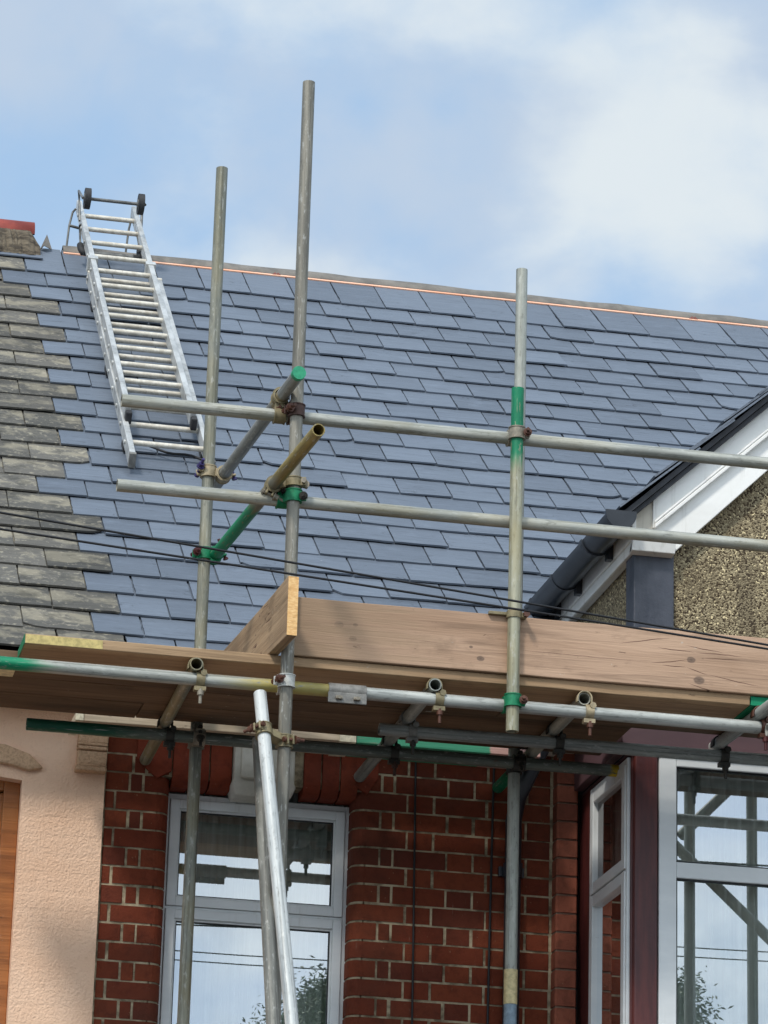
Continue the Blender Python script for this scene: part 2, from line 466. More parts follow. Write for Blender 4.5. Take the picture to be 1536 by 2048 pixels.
def pebble_fn(t, co):
    v = t.n('ShaderNodeTexVoronoi'); v.inputs['Scale'].default_value = 150; t.put(v.inputs['Vector'], co)
    v2 = t.n('ShaderNodeTexVoronoi'); v2.inputs['Scale'].default_value = 60; t.put(v2.inputs['Vector'], co)
    cs = t.n('ShaderNodeSeparateColor'); t.put(cs.inputs[0], v.outputs['Color'])
    c = t.mix(t.rng(cs.outputs[0], 0, 1, 0, 1, False), lin(122, 108, 82), lin(172, 158, 126))
    c = t.mix(t.math('GREATER_THAN', cs.outputs[1], .92), c, lin(232, 214, 168))
    c = t.mix(t.math('GREATER_THAN', cs.outputs[2], .74), c, lin(72, 58, 40))
    c = t.mix(t.math('MULTIPLY', t.rng(t.noise(co, 5, 4), .45, .7), .45), c, lin(84, 70, 48))
    c = t.mix(t.math('MULTIPLY', t.rng(t.noise(t.vec(co, (7, 7, 1.6)), 1, 4, .6), .52, .70), .4), c, lin(70, 60, 46))
    h = t.math('SUBTRACT', 1, v.outputs['Distance'])
    return {'col': c, 'bump': h, 'bs': .9, 'bd': .0045}
M['pebble'] = mat('pebbledash', pebble_fn, .8, 0, .4)
def white_fn(c1, c2):
    def fn(t, co):
        n = t.noise(t.vec(co, (3, 3, 9)), 1, 5, .6); f = t.noise(co, 60, 4, .7)
        c = t.mix(t.rng(n, .35, .7), c1, c2)
        c = t.mix(t.math('MULTIPLY', t.rng(f, .66, .8), .35), c, lin(140, 130, 110))
        st = t.noise(t.vec(co, (34, 34, 2.5)), 1, 4, .6); st2 = t.noise(co, 2.4, 3, .6)
        c = t.mix(t.math('MULTIPLY', t.math('MULTIPLY', t.rng(st, .55, .75), t.rng(st2, .42, .6)), .38), c, lin(150, 142, 126))
        return {'col': c, 'bump': n, 'bs': .1}
    return fn
M['white_paint'] = mat('white_paint', white_fn(lin(236, 235, 229), lin(243, 242, 237)), .5)
M['cream_old'] = mat('cream_old_paint', white_fn(lin(205, 198, 182), lin(222, 216, 202)), .7)
M['upvc'] = mat('white_plastic', white_fn(lin(212, 215, 214), lin(224, 226, 224)), .35)
M['navy'] = surf('navy_paint', lin(46, 51, 62), lin(68, 72, 82), (9, 9, 2.2), .5, 0, .45, 30, .006)
M['maroon'] = surf('maroon_paint', lin(66, 26, 26), lin(88, 38, 34), (26, 26, 3), .45, 0, .3, 60)
M['mauve'] = surf('mauve_paint', lin(80, 56, 59), lin(94, 66, 68), (2, 2, 6), .6)
M['gutter'] = surf('black_plastic', lin(36, 40, 46), lin(50, 54, 60), (6, 6, 6), .32)
M['lead'] = surf('grey_felt', lin(104, 100, 94), lin(128, 122, 114), (9, 9, 9), .8, 0, .4, 40)
M['copper'] = surf('copper_strip', lin(246, 176, 138), lin(255, 200, 168), (3, 20, 20), .5)
M['red_tile'] = surf('red_ridge_tile', lin(128, 52, 42), lin(152, 66, 52), (9, 9, 9), .6, 0, .3, 40)
M['bed'] = surf('old_mortar', lin(62, 54, 44), lin(112, 101, 84), (14, 30, 40), .95, 0, .9, 40, .01)
M['keystone'] = surf('white_stone', lin(190, 186, 172), lin(214, 210, 198), (7, 7, 7), .8, 0, .3, 40)
M['black'] = surf('black_cable', (.006, .006, .007), (.010, .010, .011), (5, 5, 5), .6)
M['alu'] = mat('ladder_aluminium', lambda t, co: {'col': t.mix(t.rng(t.noise(t.vec(co, (12, 5, 5)), 1, 6, .65), .35, .68), t.mix(t.math('MULTIPLY', t.rng(t.noise(t.vec(co, (20, 20, 20)), 1, 5, .7), .5, .68), .6), lin(172, 173, 170), lin(112, 106, 96)), lin(212, 212, 208)),
               'bump': t.noise(co, 60, 4), 'bs': .15, 'bd': .002}, .42, .35)
def rung_fn(t, co):
    n = t.noise(co, 26, 5, .65)
    c = t.mix(t.rng(n, .38, .64), lin(196, 188, 172), lin(222, 216, 202))
    c = t.mix(t.math('MULTIPLY', t.rng(t.noise(co, 55, 4, .7), .62, .74), .6), c, lin(120, 100, 76))
    return c
M['rung'] = mat('ladder_rung', rung_fn, .5, .15)
M['rubber'] = surf('black_rubber', (.018, .018, .02), (.035, .035, .036), (20, 20, 20), .75)
M['rod'] = surf('dark_steel_rod', lin(92, 92, 90), lin(128, 128, 124), (20, 20, 20), .5, .4)
M['asphalt'] = surf('asphalt', (.035, .035, .037), (.05, .05, .05), (2, 2, 2), .9, 0, .5, 120)
M['paving'] = surf('paving', (.10, .098, .095), (.14, .135, .13), (1.5, 1.5, 1.5), .9, 0, .4, 60)
M['room'] = surf('dark_room', (.03, .03, .03), (.04, .04, .04), (1, 1, 1), .9)
def metal_paint(name, c, rust=.4, rough=.55):
    c2 = tuple(q * .65 for q in c)
    def fn(t, co):
        n = t.noise(co, 45, 5, .65); n2 = t.noise(co, 90, 4, .7)
        k = t.mix(t.rng(n, .35, .65), c2, c)
        k = t.mix(t.math('MULTIPLY', t.rng(n2, .58, .72), rust), k, lin(86, 50, 34))
        return {'col': k, 'bump': n2, 'bs': .4, 'bd': .002}
    return mat(name, fn, rough, .2)
M['cp_silver'] = metal_paint('coupler_silver', lin(205, 205, 198), .3)
M['cp_green'] = metal_paint('coupler_green', lin(16, 132, 88), .25)
M['cp_rust'] = metal_paint('coupler_rust', lin(76, 50, 40), .8)
M['cp_grey'] = metal_paint('coupler_grey', lin(150, 142, 126), .5)
M['cp_tan'] = metal_paint('coupler_tan', lin(176, 160, 128), .4)
M['cp_ochre'] = metal_paint('coupler_ochre', lin(142, 130, 98), .55)
M['cp_dark'] = metal_paint('coupler_dark', lin(56, 54, 48), .5)
M['bolt_rust'] = metal_paint('bolt_rust', lin(96, 60, 44), .8)
M['bolt_red'] = metal_paint('bolt_dark_red', lin(86, 36, 36), .5)
M['bolt_steel'] = metal_paint('bolt_steel', lin(150, 142, 126), .4)
M['sleeve'] = metal_paint('sleeve_grey', lin(138, 136, 130), .35)
M['cap_green'] = surf('green_cap', lin(22, 134, 96), lin(40, 156, 112), (60, 60, 60), .5)
M['hoop'] = metal_paint('hoop_iron', lin(206, 190, 140), .3)
def glass_mat(name, refl, tint):
    m = bpy.data.materials.new(name); m.use_nodes = True
    t = NT(m.node_tree); nt = m.node_tree
    nt.nodes.remove(nt.nodes['Principled BSDF'])
    tr = t.n('ShaderNodeBsdfTransparent'); tr.inputs[0].default_value = (*tint, 1)
    gl = t.n('ShaderNodeBsdfGlossy'); gl.inputs['Roughness'].default_value = 0.0; gl.inputs[0].default_value = (.95, .98, 1, 1)
    fr = t.n('ShaderNodeFresnel'); fr.inputs[0].default_value = 1.5
    mx = t.n('ShaderNodeMixShader')
    t.put(mx.inputs[0], t.math('ADD', t.math('MULTIPLY', fr.outputs[0], .8), refl, clamp=True))
    nt.links.new(tr.outputs[0], mx.inputs[1]); nt.links.new(gl.outputs[0], mx.inputs[2])
    nt.links.new(mx.outputs[0], nt.nodes['Material Output'].inputs[0])
    return m
M['glass'] = glass_mat('window_glass', .40, (.9, .94, .92))
M['glass_side'] = glass_mat('side_window_glass', .12, (.6, .5, .48))
M['curtain'] = surf('net_curtain', lin(222, 226, 220), lin(238, 240, 235), (30, 30, 1), .9)
M['leaf'] = surf('leaf', (.06, .10, .04), (.11, .16, .06), (3, 3, 3), .6, isl=.4)
M['bark'] = surf('bark', (.08, .06, .045), (.13, .1, .08), (10, 10, 3), .9)

# ------------------------------------------------------------------ ground and street (below the frame)
g = MB().box(-300, 300, -300, 300, -.3, -.004).build('ground', M['asphalt']); tag(g, None, None, None, 'structure')
g = MB().box(-60, 60, -9.5, 8.0, -.02, 0).build('road', M['asphalt']); tag(g, None, None, None, 'structure')
g = MB().box(-60, 60, 8.0, 13.9, -.02, .12).build('pavement', M['paving'], bevel=.01); tag(g, None, None, None, 'structure')
g = MB().box(-60, 60, -13, -9.5, -.02, .12).build('far_pavement', M['paving']); tag(g, None, None, None, 'structure')

# ------------------------------------------------------------------ roofs
WALL = 13.95
PA = R(39)
RO = Vector((0, 13.65, 5.58))
RS = Vector((0, math.cos(PA), math.sin(PA)))
RN = Vector((0, -math.sin(PA), math.cos(PA)))
RIDGE = 5.72
def rp(u, s, w=0.):
    return RO + Vector((u, 0, 0)) + RS * s + RN * w
def roofpx(px, py, w=0.):
    """(u, s) of the roof point behind a photo pixel, w above the roof plane"""
    d = ray(px, py)
    q = EYE + d * ((RO + RN * w - EYE).dot(RN) / d.dot(RN))
    return q.x, (q - RO).dot(RS)
class Frame:
    def __init__(s, O, u, sd_, n):
        s.O, s.u, s.s, s.n = Vector(O), Vector(u), Vector(sd_), Vector(n)
    def p(s, u, v, w):
        return s.O + s.u * u + s.s * v + s.n * w
MAIN = Frame(RO, (1, 0, 0), RS, RN)
def slate(mb, F, u0, u1, s0, ln, h0, h1, th, jit, chip=0., rnd=random):
    n = 7
    a = rnd.uniform(-jit, jit) * .7; k = rnd.uniform(-jit, jit) * .8
    lift = rnd.uniform(-.25, .25) * h0 * .5
    tl = rnd.uniform(-1, 1) * .0035
    tail = []
    cl = rnd.random() < chip; cr = rnd.random() < chip
    for i in range(n):
        f = i / (n - 1)
        ds = a + k * (f - .5) + rnd.uniform(-1, 1) * jit * .28
        if cl and f < .2: ds += .05 * (1 - f / .2) * rnd.uniform(.5, 1)
        if cr and f > .8: ds += .05 * (f - .8) / .2 * rnd.uniform(.5, 1)
        tail.append((u0 + (u1 - u0) * f, s0 + ds))
    def side(u, sgn):
        rag = .0045 if rnd.random() < .35 else .001
        return [(u + sgn * rnd.uniform(0, 1) * rag, s0 + ln * q) for q in (.07, .13, .19, .25, .31, .37, .44, .52)]
    outline = tail + side(u1, -1) + [(u1, s0 + ln), (u0, s0 + ln)] + side(u0, 1)[::-1]
    m = len(outline)
    hw = lambda q, p: (h0 + lift) + (h1 - h0 - lift) * max(0, min(1, (q - s0) / ln)) + tl * (p - u0) / (u1 - u0) * (1 - max(0, min(1, (q - s0) / ln)))
    top = [F.p(p, q, hw(q, p)) for p, q in outline]
    bot = [F.p(p, q, hw(q, p) - th) for p, q in outline]
    mb.add(top + bot, [tuple(range(m))] + [(i, m + i, m + (i + 1) % m, (i + 1) % m) for i in range(m)])

ROWS = [(k, .422 + .2243 * k) for k in range(-2, 19)] + [(19, 4.70), (20, 4.94), (21, 5.19)]
def bound(k):
    return {6: 1.476, 20: 1.462, 21: 1.597, 19: 1.598, -2: 1.74}.get(k, 1.742 if k % 2 == 0 else 1.615)
rng_new, rng_old = random.Random(11), random.Random(5)
mb_new, mb_old = MB(), MB()
for k, s0 in ROWS:
    b = bound(k)
    off = .2 if k % 2 == 0 else .072
    ln = .46 if k < 21 else RIDGE - s0 - .01
    us = [b + .002]
    j = math.ceil((b + .09 - off) / .25)
    while us[-1] < 6.7:
        us.append(off + .25 * j + rng_new.uniform(-.003, .003)); j += 1
    for u0, u1 in zip(us, us[1:]):
        slate(mb_new, MAIN, u0 + .0028, u1 - .0028, s0, ln, .0285, .004, .0085, .006, .035, rng_new)
    u1 = b
    while u1 > -3.:
        u0 = u1 - .281 + rng_old.uniform(-.006, .006)
        slate(mb_old, MAIN, u0 + .002, u1 - .002, s0, ln, .029, .005, .009, .009, .10, rng_old)
        u1 = u0
u1 = 1.704                            # two short courses of slate under the neighbour's ridge tiles
for i in range(9):
    slate(mb_new if i < 3 else mb_old, MAIN, u1 - .30, u1 - .002, 5.415, .26, .03, .012, .008, .005, .05, rng_new); u1 -= .30
u1 = 1.545
for i in range(9):
    slate(mb_old, MAIN, u1 - .28, u1 - .002, 5.545, .14, .036, .03, .010, .006, .05, rng_old); u1 -= .28
# lead underlay below slates
def roof_shell(x0, x1):
    back = 2 * rp(0, RIDGE).y - RO.y
    pts = [(rp(0, -.02).y, rp(0, -.02, -.01).z - .004), (rp(0, RIDGE).y, rp(0, RIDGE).z - .012), (back, RO.z), (back, RO.z - .12), (rp(0, RIDGE).y, rp(0, RIDGE).z - .16), (rp(0, -.02).y, rp(0, -.02).z - .10)]
    return MB().prism(pts, 'X', x0, x1)

# ---- the brick house
BH = thing('brick_house', 'red brick terraced house with new blue-grey slate roof, white framed windows and a gabled bay', 'house', (2.7, WALL, 0))
BX0 = 1.715
roof = mb_new.build('roof', M['slate_new'], BH)
roof_shell(BX0, 8.6).build('roof_deck', M['underlay'], BH)
# bare ridge: a strip of grey felt over a copper coloured strip
apex = rp(0, RIDGE)
cs = roofpx(768, 573.5, .012)[1]
p0 = rp(0, cs + .010, .013)
zt_ = at(768, 560, apex.y).z
prof = [(p0.y, p0.z - .004), (p0.y + .004, p0.z + .012), (p0.y + .014, p0.z + .030), (apex.y - .014, zt_ - .003), (apex.y, zt_), (apex.y + .02, zt_ - .006), (apex.y + .06, apex.z - .01), (apex.y + .10, apex.z - .05), (apex.y + .15, apex.z - .10)]
mbf = MB()
nx = 40
for i in range(nx + 1):
    x = 1.83 + (8.5 - 1.83) * i / nx
    wob = .003 * math.sin(i * 1.7) + .002 * math.sin(i * 3.1)
    mbf.v += [Vector((x, y, z + wob * (1 if 1 < j < 7 else .3))) for j, (y, z) in enumerate(prof)]
for i in range(nx):
    for j in range(8):
        q = i * 9 + j
        mbf.f.append((q, q + 9, q + 10, q + 1)); mbf.sm.append(True); mbf.mi.append(0)
rf = mbf.build('ridge_felt', M['lead'], BH)
so = rf.modifiers.new('thick', 'SOLIDIFY'); so.thickness = .006
PRINT = surf('faded_red_print', lin(120, 66, 58), lin(140, 86, 76))
for px, py in ((553, 549), (1387, 637)):
    c = at(px, py, p0.y - .006)
    mk = MB()
    for sg in (-1, 1):
        mk.obox(c + Vector((sg * .022, 0, -.008)), (1, 0, -sg * .9), (0, 1, 0), (sg * .9, 0, 1), .024, .002, .006)
    mk.build('felt_mark', PRINT, BH)
MB().obox((rp(0, cs, .0115)) + Vector((5.16, 0, 0)), (1, 0, 0), RS, RN, 3.33, .010, .003).build('ridge_strip', M['copper'], BH)
fl = MB()
fa, fb, fc = at(81, 500, apex.y - .06), at(103, 500, apex.y - .06), at(94, 470, apex.y)
fm = at(88, 492, apex.y - .11)
fl.add([fa, fb, fc, fm], [(0, 3, 2), (3, 1, 2)])
fo = fl.build('lead_flap', M['lead'], BH); so = fo.modifiers.new('t', 'SOLIDIFY'); so.thickness = .004
# eaves
MB().box(BX0, 3.58, 13.70, 13.72, 5.42, 5.56).build('eaves_board', M['cream_old'], BH)
MB().box(BX0, 3.66, 13.72, 13.95, 5.40, 5.42).build('eaves_soffit', M['cream_old'], BH)
def half_gutter(p, q, r, name, m, parent, seg=14, th=.004, stop=True):
    p, q = Vector(p), Vector(q)
    d = (q - p).normalized(); side = d.cross(Vector((0, 0, 1))).normalized(); up = Vector((0, 0, 1))
    mb = MB()
    rows = []
    for c in (p, q):
        for rr in (r, r - th):
            rows.append([c + side * (math.cos(math.pi * i / seg) * rr) - up * (math.sin(math.pi * i / seg) * rr) for i in range(seg + 1)])
    n = seg + 1
    vs = sum(rows, [])
    fs = []
    for i in range(seg):
        fs += [(i, i + 1, 2 * n + i + 1, 2 * n + i), (n + i, 3 * n + i, 3 * n + i + 1, n + i + 1)]
    mb.add(vs, fs, True)
    mb.add(vs, [(0, 2 * n, 3 * n, n), (seg, n + seg, 3 * n + seg, 2 * n + seg)])
    if stop:
        for c, sg in ((p, -1), (q, 1)):
            o_ = [c + side * (math.cos(math.pi * i / seg) * (r + .004)) - up * (math.sin(math.pi * i / seg) * (r + .004)) for i in range(n)]
            o_ = [o_[0] + up * .012] + o_ + [o_[-1] + up * .012]
            k = len(o_)
            mb.add(o_ + [v + d * (sg * .012) for v in o_], [tuple(range(k)), tuple(range(k, 2 * k))[::-1]] + [(i, (i + 1) % k, k + (i + 1) % k, k + i) for i in range(k)])
    return mb.build(name, m, parent)
half_gutter((BX0, 13.635, 5.535), (3.50, 13.635, 5.525), .055, 'eaves_gutter', M['gutter'], BH)

# ---- brickwork, one brick a face, laid in courses
CP = .0776
CZ = 5.110                            # a bed joint
OX0, OX1, OZ0, OZ1 = 1.985, 2.747, 3.78, 5.155
def arc(cx, cy, r, a0, a1, n=6):
    return [(cx + r * math.cos(R(a0 + (a1 - a0) * i / n)), cy + r * math.sin(R(a0 + (a1 - a0) * i / n))) for i in range(n + 1)]
rb = random.Random(3)
bk = MB()
def brick(x0, x1, z0, z1, bull=None, y=WALL):
    g_ = rb.uniform(.0032, .0056)
    y0 = y + rb.uniform(-.0015, .002)
    z0 += g_ + rb.uniform(-.0012, .0012); z1 -= g_ + rb.uniform(-.0012, .0012)
    e = .004
    if bull == 'R':                   # rounded jamb brick on the left of the opening
        pts = [(x0 + g_, y0)] + arc(x1 - .052, y0 + .052, .052, -90, 0) + [(x1, y0 + .13), (x0 + g_, y0 + .13)]
    elif bull == 'L':
        pts = [(x1 - g_, y0)] + [(2 * x0 - px_ , py_) for px_, py_ in arc(x0 - .052, y0 + .052, .052, -90, 0)] + [(x0, y0 + .13), (x1 - g_, y0 + .13)]
    else:
        pts = [(x0 + g_, y0 + e), (x0 + g_ + e, y0), (x1 - g_ - e, y0), (x1 - g_, y0 + e), (x1 - g_, y0 + .08), (x0 + g_, y0 + .08)]
    bk.prism(pts, 'Z', z0, z1)
def fill(xa, xb, z0, z1, par, from_left, bull=None):
    seq = [.225, .1125] * 40 if par else [.1125, .0565] + [.225, .1125] * 40
    if from_left is None: from_left = True
    x = xa if from_left else xb
    i = 0
    while (x < xb - .02) if from_left else (x > xa + .02):
        w = seq[i]
        if from_left:
            x1 = min(x + w, xb)
            if xb - x1 < .04: x1 = xb
            brick(x, x1, z0, z1, bull if i == 0 else None); x = x1
        else:
            x0 = max(x - w, xa)
            if x0 - xa < .04: x0 = xa
            brick(x0, x, z0, z1, bull if i == 0 else None); x = x0
        i += 1
ncs = int(5.4 / CP)
for c in range(-66, 5):
    z0 = CZ + c * CP; z1 = z0 + CP
    if z1 < .02: continue
    par = c % 2 == 0
    if z0 >= OZ1 - .01:
        if z0 > OZ1 + .2: fill(BX0, 3.585, z0, z1, par, True)
        else:
            fill(BX0, 1.982, z0, z1, par, True)
            fill(2.750, 3.585, z0, z1, par, True)
    elif z1 <= OZ0 + .01:
        fill(BX0, 3.585, z0, z1, par, True)
    else:
        fill(BX0, OX0, z0, z1, not par, False, 'R')
        fill(OX1, 3.585, z0, z1, par, True, 'L')
wall = bk.build('wall', M['brick'], BH)
mo = MB()
my = WALL + .0035
for x0, x1, z0, z1 in ((BX0, OX0 - .05, 0, 5.42), (OX1 + .05, 3.66, 0, 5.42), (OX0 - .05, OX1 + .05, 0, OZ0), (OX0 - .05, OX1 + .05, OZ1 + .03, 5.42)):
    mo.box(x0, x1, my, WALL + .11, z0, z1)
for x0, x1 in ((OX0 - .05, OX0 - .004), (OX1 + .004, OX1 + .05)):
    pass
aj = [(OX0 - .05, my)] + [(OX0 - .0035 - .052 + .052 * math.sin(R(a)), my + .052 - .052 * math.cos(R(a))) for a in range(0, 91, 15)] + [(OX0 - .0035, WALL + .11), (OX0 - .05, WALL + .11)]
mo.prism(aj, 'Z', OZ0, OZ1 + .03)
mo.prism([(OX0 + OX1 - x_, y_) for x_, y_ in aj], 'Z', OZ0, OZ1 + .03)
mo.build('mortar_bed', M['mortar'], BH)
# rubbed brick lintel: soldier bricks with a rounded lower edge, and a white keystone
ar = MB()
ar2 = MB()
x = 1.986
LZ0, LZ1 = 5.150, 5.40
while x < 2.745:
    w = .0776
    if not (2.20 < x + w / 2 < 2.50):
        y0 = WALL - .012 + rb.uniform(-.002, .002)
        pts = [(y0, LZ1)] + [(y0 + .06 - .06 * math.cos(R(a)), LZ0 + .06 - .06 * math.sin(R(a))) for a in range(0, 91, 15)] + [(y0 + .13, LZ0), (y0 + .13, LZ1)]
        xa, xb = x + .003, x + w - .003
        if x < 2.20 < x + w: xb = 2.232
        if x < 2.50 < x + w: xa = 2.49
        (ar if x < 2.3 else ar2).prism(pts, 'X', xa, xb)
    x += w
# skewback on the left
sk1 = MB()
sk1.prism([(1.84, 5.40), (1.84, 5.245), (1.925, 5.172), (1.984, 5.205), (1.984, 5.40)], 'Y', WALL - .014, WALL + .08)
sk2 = MB()
sk2.prism([(2.845, 5.40), (2.845, 5.245), (2.800, 5.172), (2.748, 5.205), (2.748, 5.40)], 'Y', WALL - .014, WALL + .08)
sk1.build('lintel_end', M['brick_arch'], BH, bevel=.003)
sk2.build('lintel_end', M['brick_arch'], BH, bevel=.003)
ar.build('lintel', M['brick_arch'], BH, bevel=.003)
ar2.build('lintel', M['brick_arch'], BH, bevel=.003)
ks = MB()
ks.prism([(2.236, 5.42), (2.236, 5.185), (2.228, 5.17), (2.242, 5.120), (2.474, 5.120), (2.496, 5.17), (2.488, 5.185), (2.488, 5.42)], 'Y', WALL - .045, WALL + .09)
ks.prism([(2.262, 5.42), (2.262, 5.19), (2.462, 5.19), (2.462, 5.42)], 'Y', WALL - .062, WALL - .043)
ks.build('keystone', M['keystone'], BH, bevel=.008)
# shell of the house behind the front wall
sh = MB()
sh.box(BX0, BX0 + .1, WALL + .115, 22.4, 0, 5.42).box(8.4, 8.5, WALL + .2, 22.4, 0, 5.42).box(BX0, 8.5, 22.4, 22.5, 0, 5.42).box(BX0, 8.5, WALL + .115, 22.4, 5.36, 5.40)
sh.box(BX0 + .1, 8.4, 16.0, 16.1, 0, 5.36)
sh.build('inner_wall', M['room'], BH)

def ring_frame(mb, x0, x1, z0, z1, y0, y1, w, wt=None, wb=None):
    wt = w if wt is None else wt; wb = w if wb is None else wb
    mb.box(x0, x0 + w, y0, y1, z0, z1).box(x1 - w, x1, y0, y1, z0, z1)
    mb.box(x0 + w, x1 - w, y0 + .0008, y1, z1 - wt, z1).box(x0 + w, x1 - w, y0 + .0008, y1, z0, z0 + wb)
    return mb
def ring_frame_x(mb, y0, y1, z0, z1, x0, x1, w, wt=None):
    wt = w if wt is None else wt
    mb.box(x0, x1, y0, y0 + w, z0, z1).box(x0, x1, y1 - w, y1, z0, z1)
    mb.box(x0 + .0008, x1, y0 + w, y1 - w, z1 - wt, z1).box(x0 + .0008, x1, y0 + w, y1 - w, z0, z0 + wt)
    return mb
# sash window
WY = 14.05
wz = [5.141, 4.668, OZ0]
wf = MB()
ring_frame(wf, OX0 - .004, OX1 + .004, OZ0, wz[0], WY, WY + .06, .018, .022)
wf.box(OX0 + .014, OX1 - .014, WY + .004, WY + .06, wz[1] - .006, wz[1] + .006)
win = wf.build('window', M['upvc'], BH, bevel=.002)
for z0, z1 in ((wz[1] + .006, wz[0] - .022), (OZ0 + .018, wz[1] - .006)):
    s_ = MB(); ring_frame(s_, OX0 + .016, OX1 - .016, z0 + .001, z1 - .001, WY - .008, WY + .05, .038)
    ring_frame(s_, OX0 + .053, OX1 - .053, z0 + .038, z1 - .038, WY + .006, WY + .04, .009)
    sash = s_.build('sash', M['upvc'], win, bevel=.003)
    p_ = MB(); y = WY + .020
    p_.add([(OX0 + .05, y, z0 + .04), (OX1 - .05, y, z0 + .04), (OX1 - .05, y, z1 - .04), (OX0 + .05, y, z1 - .04)], [(0, 1, 2, 3)])
    p_.build('pane', M['glass'], win)
    q_ = MB(); ring_frame(q_, OX0 + .0605, OX1 - .0605, z0 + .0455, z1 - .0455, WY + .010, WY + .019, .005)
    q_.build('gasket', M['rubber'], win)
MB().box(OX0 - .06, OX1 + .06, WALL - .05, WY + .05, OZ0 - .07, OZ0 - .001).build('window_sill', M['keystone'], BH, bevel=.005)

# pier beside the bay
pr = MB(); rb2 = random.Random(8)
for c in range(-66, 5):
    z0 = CZ + c * CP + .005; z1 = z0 + CP - .010
    if z1 < .02: continue
    y0 = 13.882 + rb2.uniform(-.003, .003)
    pr.prism([(3.592, y0 + .006), (3.600, y0), (3.676, y0 - .004), (3.682, y0 + .004), (3.682, 13.96), (3.592, 13.96)], 'Z', z0, z1)
pr.build('pier', M['brick_pier'], BH)
MB().box(3.596, 3.680, 13.890, 13.956, 0, 5.42).build('pier_mortar', surf('pink_mortar', lin(128, 100, 84), lin(150, 124, 104), (20, 20, 20), .95), BH)

# ---- bay
BY = 13.15
bz_top, bz_tr0, bz_tr1 = 5.216, 4.733, 4.797
bw = MB()
bw.box(3.703, 3.742, 13.743, 13.95, 2.4, 5.24)           # jamb against the pier
bw.box(3.7065, 3.817, BY + .012, 13.177, 2.4, 5.24).box(3.752, 3.817, 13.1772, 13.24, 2.4, 5.24)        # corner post
bw.prism([(3.712, BY + .011), (3.815, BY + .011), (3.808, BY - .004), (3.720, BY - .004)], 'Z', 2.4, 5.24)
bw.build('bay_post', M['maroon'], BH, bevel=.004)
MB().box(3.72, 6.5, BY + .03, 13.95, 0, 2.4).build('bay_base', M['brick'], BH)
# side light
sf = MB(); ring_frame_x(sf, 13.178, 13.742, 2.4, 5.212, 3.695, 3.75, .022)
sidew = sf.build('bay_window', M['upvc'], BH, bevel=.002)
for z0, z1 in ((4.765, 5.190), (2.42, 4.757)):
    s_ = MB(); ring_frame_x(s_, 13.198, 13.722, z0, z1, 3.689, 3.735, .046)
    s_.build('sash', M['upvc'], sidew, bevel=.004)
    MB().add([(3.712, 13.235, z0 + .04), (3.712, 13.69, z0 + .04), (3.712, 13.69, z1 - .04), (3.712, 13.235, z1 - .04)], [(0, 1, 2, 3)]).build('pane', M['glass_side'], sidew)
# front lights
ff = MB()
ff.box(3.818, 3.890, BY, BY + .06, 2.4, bz_top).box(4.62, 4.67, BY, BY + .06, 2.4, bz_top).box(5.4, 5.45, BY, BY + .06, 2.4, bz_top)
for x0, x1 in ((3.890, 4.62), (4.67, 5.4)):
    ff.box(x0, x1, BY + .001, BY + .06, bz_top - .032, bz_top).box(x0, x1, BY + .001, BY + .06, bz_tr0, bz_tr1).box(x0, x1, BY + .001, BY + .06, 2.4, 2.45)
frontw = ff.build('bay_window', M['upvc'], BH, bevel=.004)
for x0, x1 in ((3.890, 4.62), (4.67, 5.4)):
    for z0, z1 in ((bz_tr1, bz_top - .032), (2.45, bz_tr0)):
        y = BY + .022
        MB().add([(x0 - .004, y, z0 - .004), (x1 + .004, y, z0 - .004), (x1 + .004, y, z1 + .004), (x0 - .004, y, z1 + .004)], [(0, 1, 2, 3)]).build('pane', M['glass'], frontw)
        q_ = MB(); ring_frame(q_, x0 - .002, x1 + .002, z0 - .002, z1 + .002, y - .012, y - .001, .008)
        q_.build('gasket', M['rubber'], frontw)
# painted fascia over the bay lights
fs_ = MB()
fs_.box(3.66, 6.5, BY - .022, BY + .02, 5.238, 5.40)
fs_.box(3.66, 3.70, BY + .021, 13.87, 5.238, 5.40)
fs_.box(3.701, 6.5, BY + .021, 13.94, 5.225, 5.237)
fs_.build('bay_fascia', M['mauve'], BH, bevel=.004)
# ---- gable
gw = MB()
GT = .955
def gz_bot(x): return 6.053 + .985 * (x - 3.858)
def gz_top(x): return 6.204 + .925 * (x - 3.655)
AX = 5.25
gw.prism([(3.735, 5.402), (AX, 5.402), (AX, gz_top(AX) - .05), (3.735, gz_top(3.735) - .05)], 'Y', BY, BY + .2)
gw.prism([(2 * AX - 3.735, 5.402), (AX, 5.402), (AX, gz_top(AX) - .05), (2 * AX - 3.735, gz_top(3.735) - .05)], 'Y', BY, BY + .2)
gw.box(3.735, 3.80, BY + .201, 15.0, 5.402, 6.08)
gw.build('gable_wall', M['pebble'], BH)
MB().box(3.703, 3.872, BY - .022, BY + .095, 5.402, 6.09).build('pilaster', M['navy'], BH, bevel=.006)
gfa = MB()
gfa.box(3.681, 3.700, 13.08, 14.45, 6.092, 6.182)
gfa.box(3.687, 3.704, 13.085, 14.45, 6.046, 6.091)
gfa.box(3.7045, 3.735, 13.13, 14.45, 6.056, 6.076)
gfa.build('side_fascia', M['white_paint'], BH, bevel=.004)
ba = MB()
XE = AX
ba.prism([(3.708, 6.050), (3.855, 6.050), (XE, gz_bot(XE)), (XE, gz_top(XE)), (3.708, gz_top(3.708))], 'Y', 13.095, 13.127)
ba.prism([(3.768, gz_top(3.768) - .165), (XE, gz_top(XE) - .165), (XE, gz_top(XE) - .02), (3.768, gz_top(3.768) - .02)], 'Y', 13.078, 13.0945)
